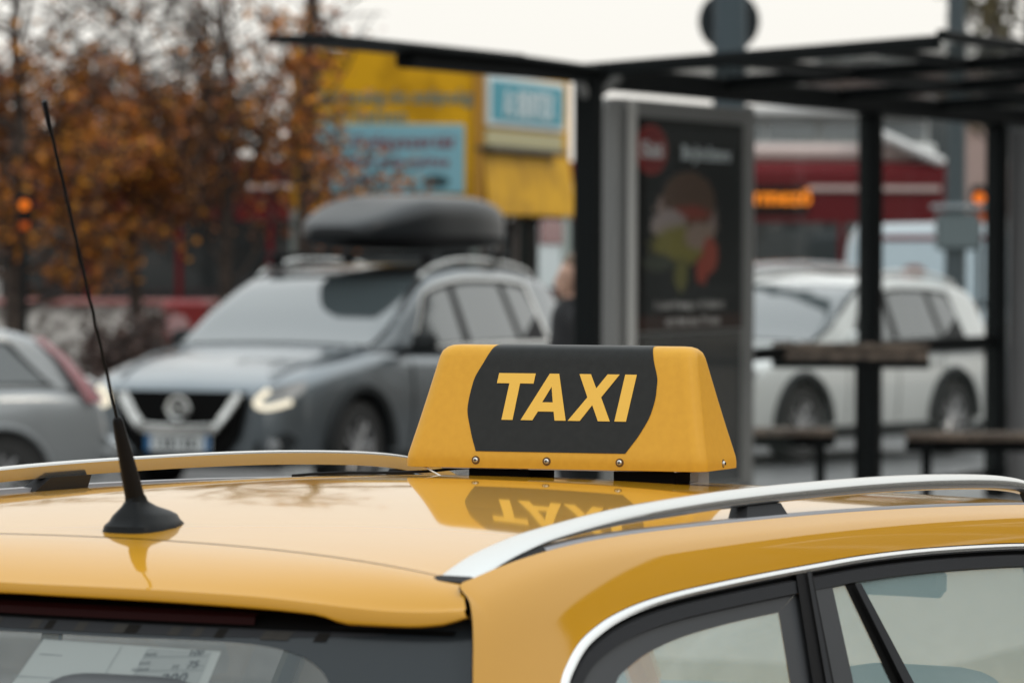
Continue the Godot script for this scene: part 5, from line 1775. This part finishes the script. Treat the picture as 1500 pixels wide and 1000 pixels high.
func vegetation() -> void:
	M.leaf_mesh = leaf_mesh()
	var orange := [Color(0.5, 0.165, 0.008), Color(0.38, 0.11, 0.01), Color(0.55, 0.22, 0.012), Color(0.12, 0.05, 0.02), Color(0.42, 0.16, 0.012), Color(0.2, 0.05, 0.015), Color(0.09, 0.04, 0.02), Color(0.14, 0.05, 0.02)]
	var rust := [Color(0.16, 0.055, 0.02), Color(0.22, 0.08, 0.02), Color(0.1, 0.045, 0.022), Color(0.28, 0.11, 0.02), Color(0.13, 0.07, 0.04)]
	# leaf density by world height: rich low down, thin towards the top
	var low_rich := func(p: Vector3) -> float: return (27.0 if p.y > 1.45 and p.y < 3.3 else clampf(26.0 - (p.y - 3.3) * 40.0, 1.6, 26.0) if p.y >= 3.3 else 4.0)
	var thin := func(p: Vector3) -> float: return clampf(11.0 - (p.y - 2.2) * 6.0, 1.4, 14.0)
	var g := "autumn trees beyond the parked cars"
	tree("autumn_tree", "leftmost autumn tree with a dark trunk and orange-brown leaves", Vector3(-4.75, 0, -47), {"seed": 11, "h": 6.2, "r": 0.13, "limbs": 58, "from": 0.2, "spread": 1.75, "rise": 0.6, "twigs": 13, "leaf": 0.072, "tones": orange, "dens": low_rich, "group": g})
	tree("autumn_tree", "bushy orange autumn tree above the hedge, second from left", Vector3(-3.75, 0, -49), {"seed": 12, "h": 4.4, "r": 0.11, "limbs": 60, "from": 0.42, "spread": 1.6, "rise": 0.45, "twigs": 13, "leaf": 0.072, "tones": orange, "dens": func(p: Vector3) -> float: return 23.0 if p.y > 2.05 and p.y < 3.3 else 1.0, "group": g})
	tree("autumn_tree", "thin upright tree with mostly bare twigs, right of the bushy orange one", Vector3(-2.75, 0, -47.5), {"seed": 13, "h": 6.5, "r": 0.09, "limbs": 34, "from": 0.22, "spread": 0.8, "rise": 2.0, "twigs": 8, "leaf": 0.075, "tones": rust, "dens": thin, "group": g})
	tree("autumn_tree", "rusty tree whose leaves hang over the yellow kiosk front", Vector3(-1.98, 0, -47.0), {"taper": 2.2, "seed": 14, "h": 7.5, "r": 0.085, "limbs": 46, "from": 0.2, "spread": 1.15, "rise": 0.7, "twigs": 9, "leaf": 0.075, "tones": orange, "dens": func(p: Vector3) -> float: return (22.0 if absf(p.x + 1.98) < 0.35 else 7.0) if p.y > 1.7 and p.y < 3.9 else 4.0, "group": g})
	var olive := [Color(0.09, 0.08, 0.03), Color(0.13, 0.1, 0.04), Color(0.07, 0.06, 0.03)]
	tree("bare_tree", "sparse olive tree at the far right above the shelter roof", Vector3(7.6, 0, -72), {"seed": 21, "h": 8.2, "r": 0.14, "limbs": 40, "from": 0.3, "spread": 2.2, "rise": 0.8, "twigs": 8, "leaf": 0.13, "tones": olive, "dens": func(_p: Vector3) -> float: return 9.0})
	# brown hedge between the hatchback and the off-roader
	var rng := RandomNumberGenerator.new()
	rng.seed = 31
	var o := thing("hedge", "dark brown mounded shrub behind the off-roader's bonnet", "shrub", Vector3(-3.35, 0, -44.5))
	var st := MB.new()
	var spots := PackedVector3Array()
	for i in 90:
		var a := rng.randf() * TAU
		var q := Vector3(cos(a) * rng.randf() * 1.0, rng.randf_range(0.5, 1.35), sin(a) * rng.randf() * 0.5)
		q.y *= 1.0 - 0.45 * absf(q.x)
		st.tube([Vector3(q.x * 0.15, 0, q.z * 0.15), Vector3(q.x * 0.6, q.y * 0.6, q.z * 0.6), q], [0.014, 0.009, 0.004], 4, false)
		for k in 95:
			var v := pow(rng.randf(), 0.5)
			spots.append(Vector3(q.x * v, q.y * v, q.z * v) + Vector3(rng.randfn(), rng.randfn(), rng.randfn()) * 0.06)
	put("stems", st, M.bark, o, 60, false)
	leaves(o, "foliage", spots, 0.07, [Color(0.05, 0.032, 0.028), Color(0.07, 0.042, 0.035), Color(0.035, 0.025, 0.022), Color(0.085, 0.05, 0.04)], rng)

# ------------------------------------------------------------------ person
func field(bones: Array, p: Vector3, blend: float) -> float:
	var s := 0.0
	for b in bones:
		var a: Vector3 = b[0]
		var d: Vector3 = b[1] - a
		var t := clampf((p - a).dot(d) / maxf(d.length_squared(), 1e-6), 0, 1)
		var v: Vector3 = p - a - d * t
		if b.size() > 4: v = v / b[4]
		s += exp(-(v.length() - lerpf(b[2], b[3], t)) / blend)
	return -log(maxf(s, 1e-20)) * blend

func nets(bones: Array, cell: float, blend: float) -> MB:
	var lo := Vector3.ONE * 1e9
	var hi := -lo
	for b in bones:
		var r: float = maxf(b[2], b[3]) * 1.4 + cell * 2
		for q in [b[0], b[1]]:
			lo = lo.min(q - Vector3.ONE * r); hi = hi.max(q + Vector3.ONE * r)
	var n := Vector3i(((hi - lo) / cell).ceil()) + Vector3i.ONE
	var val := PackedFloat32Array()
	val.resize(n.x * n.y * n.z)
	for z in n.z:
		for y in n.y:
			for x in n.x: val[(z * n.y + y) * n.x + x] = field(bones, lo + Vector3(x, y, z) * cell, blend)
	var vert := {}
	for z in n.z - 1:
		for y in n.y - 1:
			for x in n.x - 1:
				var c := Vector3()
				var cnt := 0
				for e in [[0, 1], [0, 2], [0, 4], [1, 3], [1, 5], [2, 3], [2, 6], [3, 7], [4, 5], [4, 6], [5, 7], [6, 7]]:
					var i0: int = e[0]
					var i1: int = e[1]
					var p0 := Vector3i(x + (i0 & 1), y + ((i0 >> 1) & 1), z + (i0 >> 2))
					var p1 := Vector3i(x + (i1 & 1), y + ((i1 >> 1) & 1), z + (i1 >> 2))
					var v0 := val[(p0.z * n.y + p0.y) * n.x + p0.x]
					var v1 := val[(p1.z * n.y + p1.y) * n.x + p1.x]
					if (v0 < 0) != (v1 < 0):
						c += Vector3(p0).lerp(Vector3(p1), v0 / (v0 - v1))
						cnt += 1
				if cnt: vert[Vector3i(x, y, z)] = lo + c / cnt * cell
	var st := MB.new()
	for key in vert:
		var k: Vector3i = key
		for ax in 3:
			var d := Vector3i(1 if ax == 0 else 0, 1 if ax == 1 else 0, 1 if ax == 2 else 0)
			var v0 := val[(k.z * n.y + k.y) * n.x + k.x]
			var q := k + d
			var v1 := val[(q.z * n.y + q.y) * n.x + q.x]
			if (v0 < 0) == (v1 < 0): continue
			var u := Vector3i(d.z, d.x, d.y)
			var w := Vector3i(d.y, d.z, d.x)
			var ks := [k, k - u, k - u - w, k - w]
			if not ks.all(func(a): return vert.has(a)): continue
			if v0 < 0: st.quad(vert[ks[0]], vert[ks[1]], vert[ks[2]], vert[ks[3]])
			else: st.quad(vert[ks[0]], vert[ks[3]], vert[ks[2]], vert[ks[1]])
	return st

func person() -> void:
	# stands behind the near post, facing left; local +z is the way the person faces
	var o := thing("person", "person in a black coat standing behind the near shelter post, facing left", "person", Vector3(0.352, 0.15, -27.1), -80)
	var V := func(x: float, y: float, z: float) -> Vector3: return Vector3(x, y, z)
	var bones := [
		[V.call(0, 0.92, 0), V.call(0, 1.12, 0), 0.125, 0.115], [V.call(0, 1.12, 0), V.call(0, 1.3, 0), 0.115, 0.12],
		[V.call(-0.14, 1.29, -0.01), V.call(0.14, 1.29, -0.01), 0.062, 0.062], [V.call(0, 1.3, 0), V.call(0, 1.4, 0.02), 0.055, 0.05]]
	var legs := []
	var coat := [[V.call(0, 0.72, 0), V.call(0, 1.12, 0), 0.18, 0.145], [V.call(0, 1.12, 0), V.call(0, 1.28, 0), 0.145, 0.14], [V.call(-0.15, 1.285, -0.01), V.call(0.15, 1.285, -0.01), 0.075, 0.075], [V.call(0, 1.3, 0), V.call(0, 1.345, 0.01), 0.075, 0.07]]
	for s in [-1, 1]:
		bones.append([V.call(s * 0.09, 0.9, 0), V.call(s * 0.095, 0.48, 0.02), 0.085, 0.055])
		bones.append([V.call(s * 0.095, 0.48, 0.02), V.call(s * 0.1, 0.09, -0.02), 0.055, 0.038])
		bones.append([V.call(s * 0.1, 0.05, -0.03), V.call(s * 0.11, 0.035, 0.14), 0.04, 0.03])
		bones.append([V.call(s * 0.18, 1.28, -0.01), V.call(s * 0.22, 1.02, -0.02), 0.046, 0.038])
		bones.append([V.call(s * 0.22, 1.02, -0.02), V.call(s * 0.2, 0.8, 0.08), 0.038, 0.026])
		legs.append([V.call(s * 0.09, 0.88, 0), V.call(s * 0.095, 0.48, 0.02), 0.097, 0.07])
		legs.append([V.call(s * 0.095, 0.48, 0.02), V.call(s * 0.1, 0.1, -0.02), 0.07, 0.055])
		coat.append([V.call(s * 0.175, 1.28, -0.01), V.call(s * 0.22, 1.02, -0.02), 0.064, 0.054])
		coat.append([V.call(s * 0.22, 1.02, -0.02), V.call(s * 0.203, 0.83, 0.065), 0.054, 0.044])
	var st := nets(bones, 0.024, 0.012)
	# head with face, added on a finer grid
	var hd := [
		[V.call(0, 1.53, 0.01), V.call(0, 1.55, 0.0), 0.083, 0.085], [V.call(0, 1.47, 0.045), V.call(0, 1.44, 0.06), 0.058, 0.04], [V.call(0, 1.36, 0.015), V.call(0, 1.46, 0.015), 0.05, 0.05],
		[V.call(0, 1.515, 0.098), V.call(0, 1.485, 0.112), 0.01, 0.015], [V.call(-0.022, 1.452, 0.094), V.call(0.022, 1.452, 0.094), 0.01, 0.01], [V.call(-0.035, 1.535, 0.078), V.call(0.035, 1.535, 0.078), 0.018, 0.018],
		[V.call(-0.084, 1.5, 0.0), V.call(-0.086, 1.525, -0.006), 0.014, 0.017], [V.call(0.084, 1.5, 0.0), V.call(0.086, 1.525, -0.006), 0.014, 0.017]]
	st.p.append_array(nets(hd, 0.008, 0.008).p)
	# hands: palm, four fingers and a thumb, slightly curled
	for s in [-1, 1]:
		var w := Vector3(s * 0.2, 0.8, 0.08)
		var hb := [[w, w + Vector3(0, -0.07, 0.02), 0.022, 0.024]]
		for f in 4:
			var root := w + Vector3(0, -0.085, 0.02 + (f - 1.5) * 0.018)
			var l: float = [0.03, 0.036, 0.034, 0.026][f]
			hb.append([root, root + Vector3(-s * 0.006, -l, 0.004), 0.0085, 0.008])
			hb.append([root + Vector3(-s * 0.006, -l, 0.004), root + Vector3(-s * 0.022, -l * 1.8, 0.002), 0.008, 0.0065])
		hb.append([w + Vector3(0, -0.03, 0.035), w + Vector3(-s * 0.012, -0.065, 0.058), 0.011, 0.009])
		hb.append([w + Vector3(-s * 0.012, -0.065, 0.058), w + Vector3(-s * 0.02, -0.09, 0.058), 0.009, 0.007])
		st.p.append_array(nets(hb, 0.006, 0.004).p)
	var body := put("body", st, M.skin, o, 60, false)
	put("coat", nets(coat, 0.024, 0.014), M.coat, body, 60, false)
	put("trousers", nets(legs, 0.024, 0.012), M.coat, body, 60, false)
	var hair := [[V.call(0, 1.575, -0.012), V.call(0, 1.55, -0.03), 0.086, 0.088], [V.call(0, 1.52, -0.05), V.call(0, 1.4, -0.07), 0.07, 0.055], [V.call(-0.07, 1.53, -0.02), V.call(-0.075, 1.4, -0.03), 0.03, 0.025], [V.call(0.07, 1.53, -0.02), V.call(0.075, 1.4, -0.03), 0.03, 0.025]]
	put("hair", nets(hair, 0.012, 0.01), M.hair, body, 60, false)
	var shoes := []
	for s in [-1, 1]: shoes.append([V.call(s * 0.1, 0.05, -0.035), V.call(s * 0.112, 0.04, 0.15), 0.05, 0.04])
	put("shoes", nets(shoes, 0.014, 0.01), M.groove, body, 60, false)
	for s in [-1, 1]:
		var e := MB.new()
		e.p.append_array(soft_box(Vector3(s * 0.034, 1.512, 0.083), Vector3(0.024, 0.013, 0.016), 1.0).p)
		put("eye", e, M.pale, body)

# ------------------------------------------------------------------ the scene
func _ready() -> void:
	var cam := Camera3D.new()
	cam.name = "camera"
	add_child(cam)
	cam.position = Vector3(0, 1.8, 0)
	cam.rotation = Vector3(-atan(130.0 / 7200.0), 0, deg_to_rad(0.2))
	var at := CameraAttributesPhysical.new()
	at.frustum_focal_length = 172.8
	at.frustum_focus_distance = 7.15
	at.exposure_aperture = 8.2
	at.frustum_near = 0.5
	at.frustum_far = 400.0
	cam.attributes = at
	cam.keep_aspect = Camera3D.KEEP_HEIGHT
	cam.fov = rad_to_deg(2 * atan(500.0 / 7200.0))
	cam.near = 0.5
	cam.far = 400
	var env := Environment.new()
	env.background_mode = Environment.BG_SKY
	env.tonemap_mode = Environment.TONE_MAPPER_LINEAR
	env.tonemap_exposure = 1.0
	env.sdfgi_enabled = true
	env.ssao_enabled = true
	env.ssil_enabled = true
	var sm := ProceduralSkyMaterial.new()
	sm.sky_energy_multiplier = 1.0
	sm.sky_top_color = lin(1.62, 1.76, 1.82)
	sm.sky_horizon_color = lin(0.95, 0.92, 0.85)
	sm.sky_curve = 0.6
	sm.ground_bottom_color = lin(0.05, 0.05, 0.05)
	sm.ground_horizon_color = lin(0.12, 0.12, 0.12)
	sm.sun_angle_max = 1.0
	env.sky = Sky.new()
	env.sky.sky_material = sm
	var we := WorldEnvironment.new()
	we.name = "environment"
	we.environment = env
	add_child(we)
	var sun := DirectionalLight3D.new()
	sun.name = "sun"
	sun.light_energy = 0.22
	sun.light_angular_distance = 14
	sun.light_color = Color(1.0, 0.96, 0.9)
	sun.shadow_enabled = true
	add_child(sun)
	sun.rotation_degrees = Vector3(-48, 55, 0)
	materials()
	# setting
	var st := MB.new()
	st.box(Vector3(0, -0.15, -150), Vector3(500, 0.3, 420))
	struct("ground", st, M.asphalt)
	st = MB.new()
	var r0 := PackedVector3Array()
	var r1 := PackedVector3Array()
	for q in [[-5.5, -0.7], [-5.5, 3.6], [9.5, 3.6], [9.5, -0.7]]:
		r0.append(sh(q[0], q[1], -0.2)); r1.append(sh(q[0], q[1], 0.15))
	st.loft([r0, r1])
	struct("pavement", st, M.pavement)
	for k in 5:
		st = MB.new()
		var b := Vector3(-6.2 + k * 2.75, 0.004, -42.5)
		var f := Vector3(-0.45, 0, 0.89)
		var n := Vector3(0.89, 0, 0.45) * 0.06
		st.quad(b - n + f * 2.6, b + n + f * 2.6, b + n - f * 2.6, b - n - f * 2.6)
		var ln := put("parking_line", st, M.line, self, 40, false)
		ln.set_meta("kind", "structure")
	background()
	bus()
	kiosk()
	shelter()
	vehicles()
	van()
	masts()
	vegetation()
	person()
	roof_sign()
	taxi()
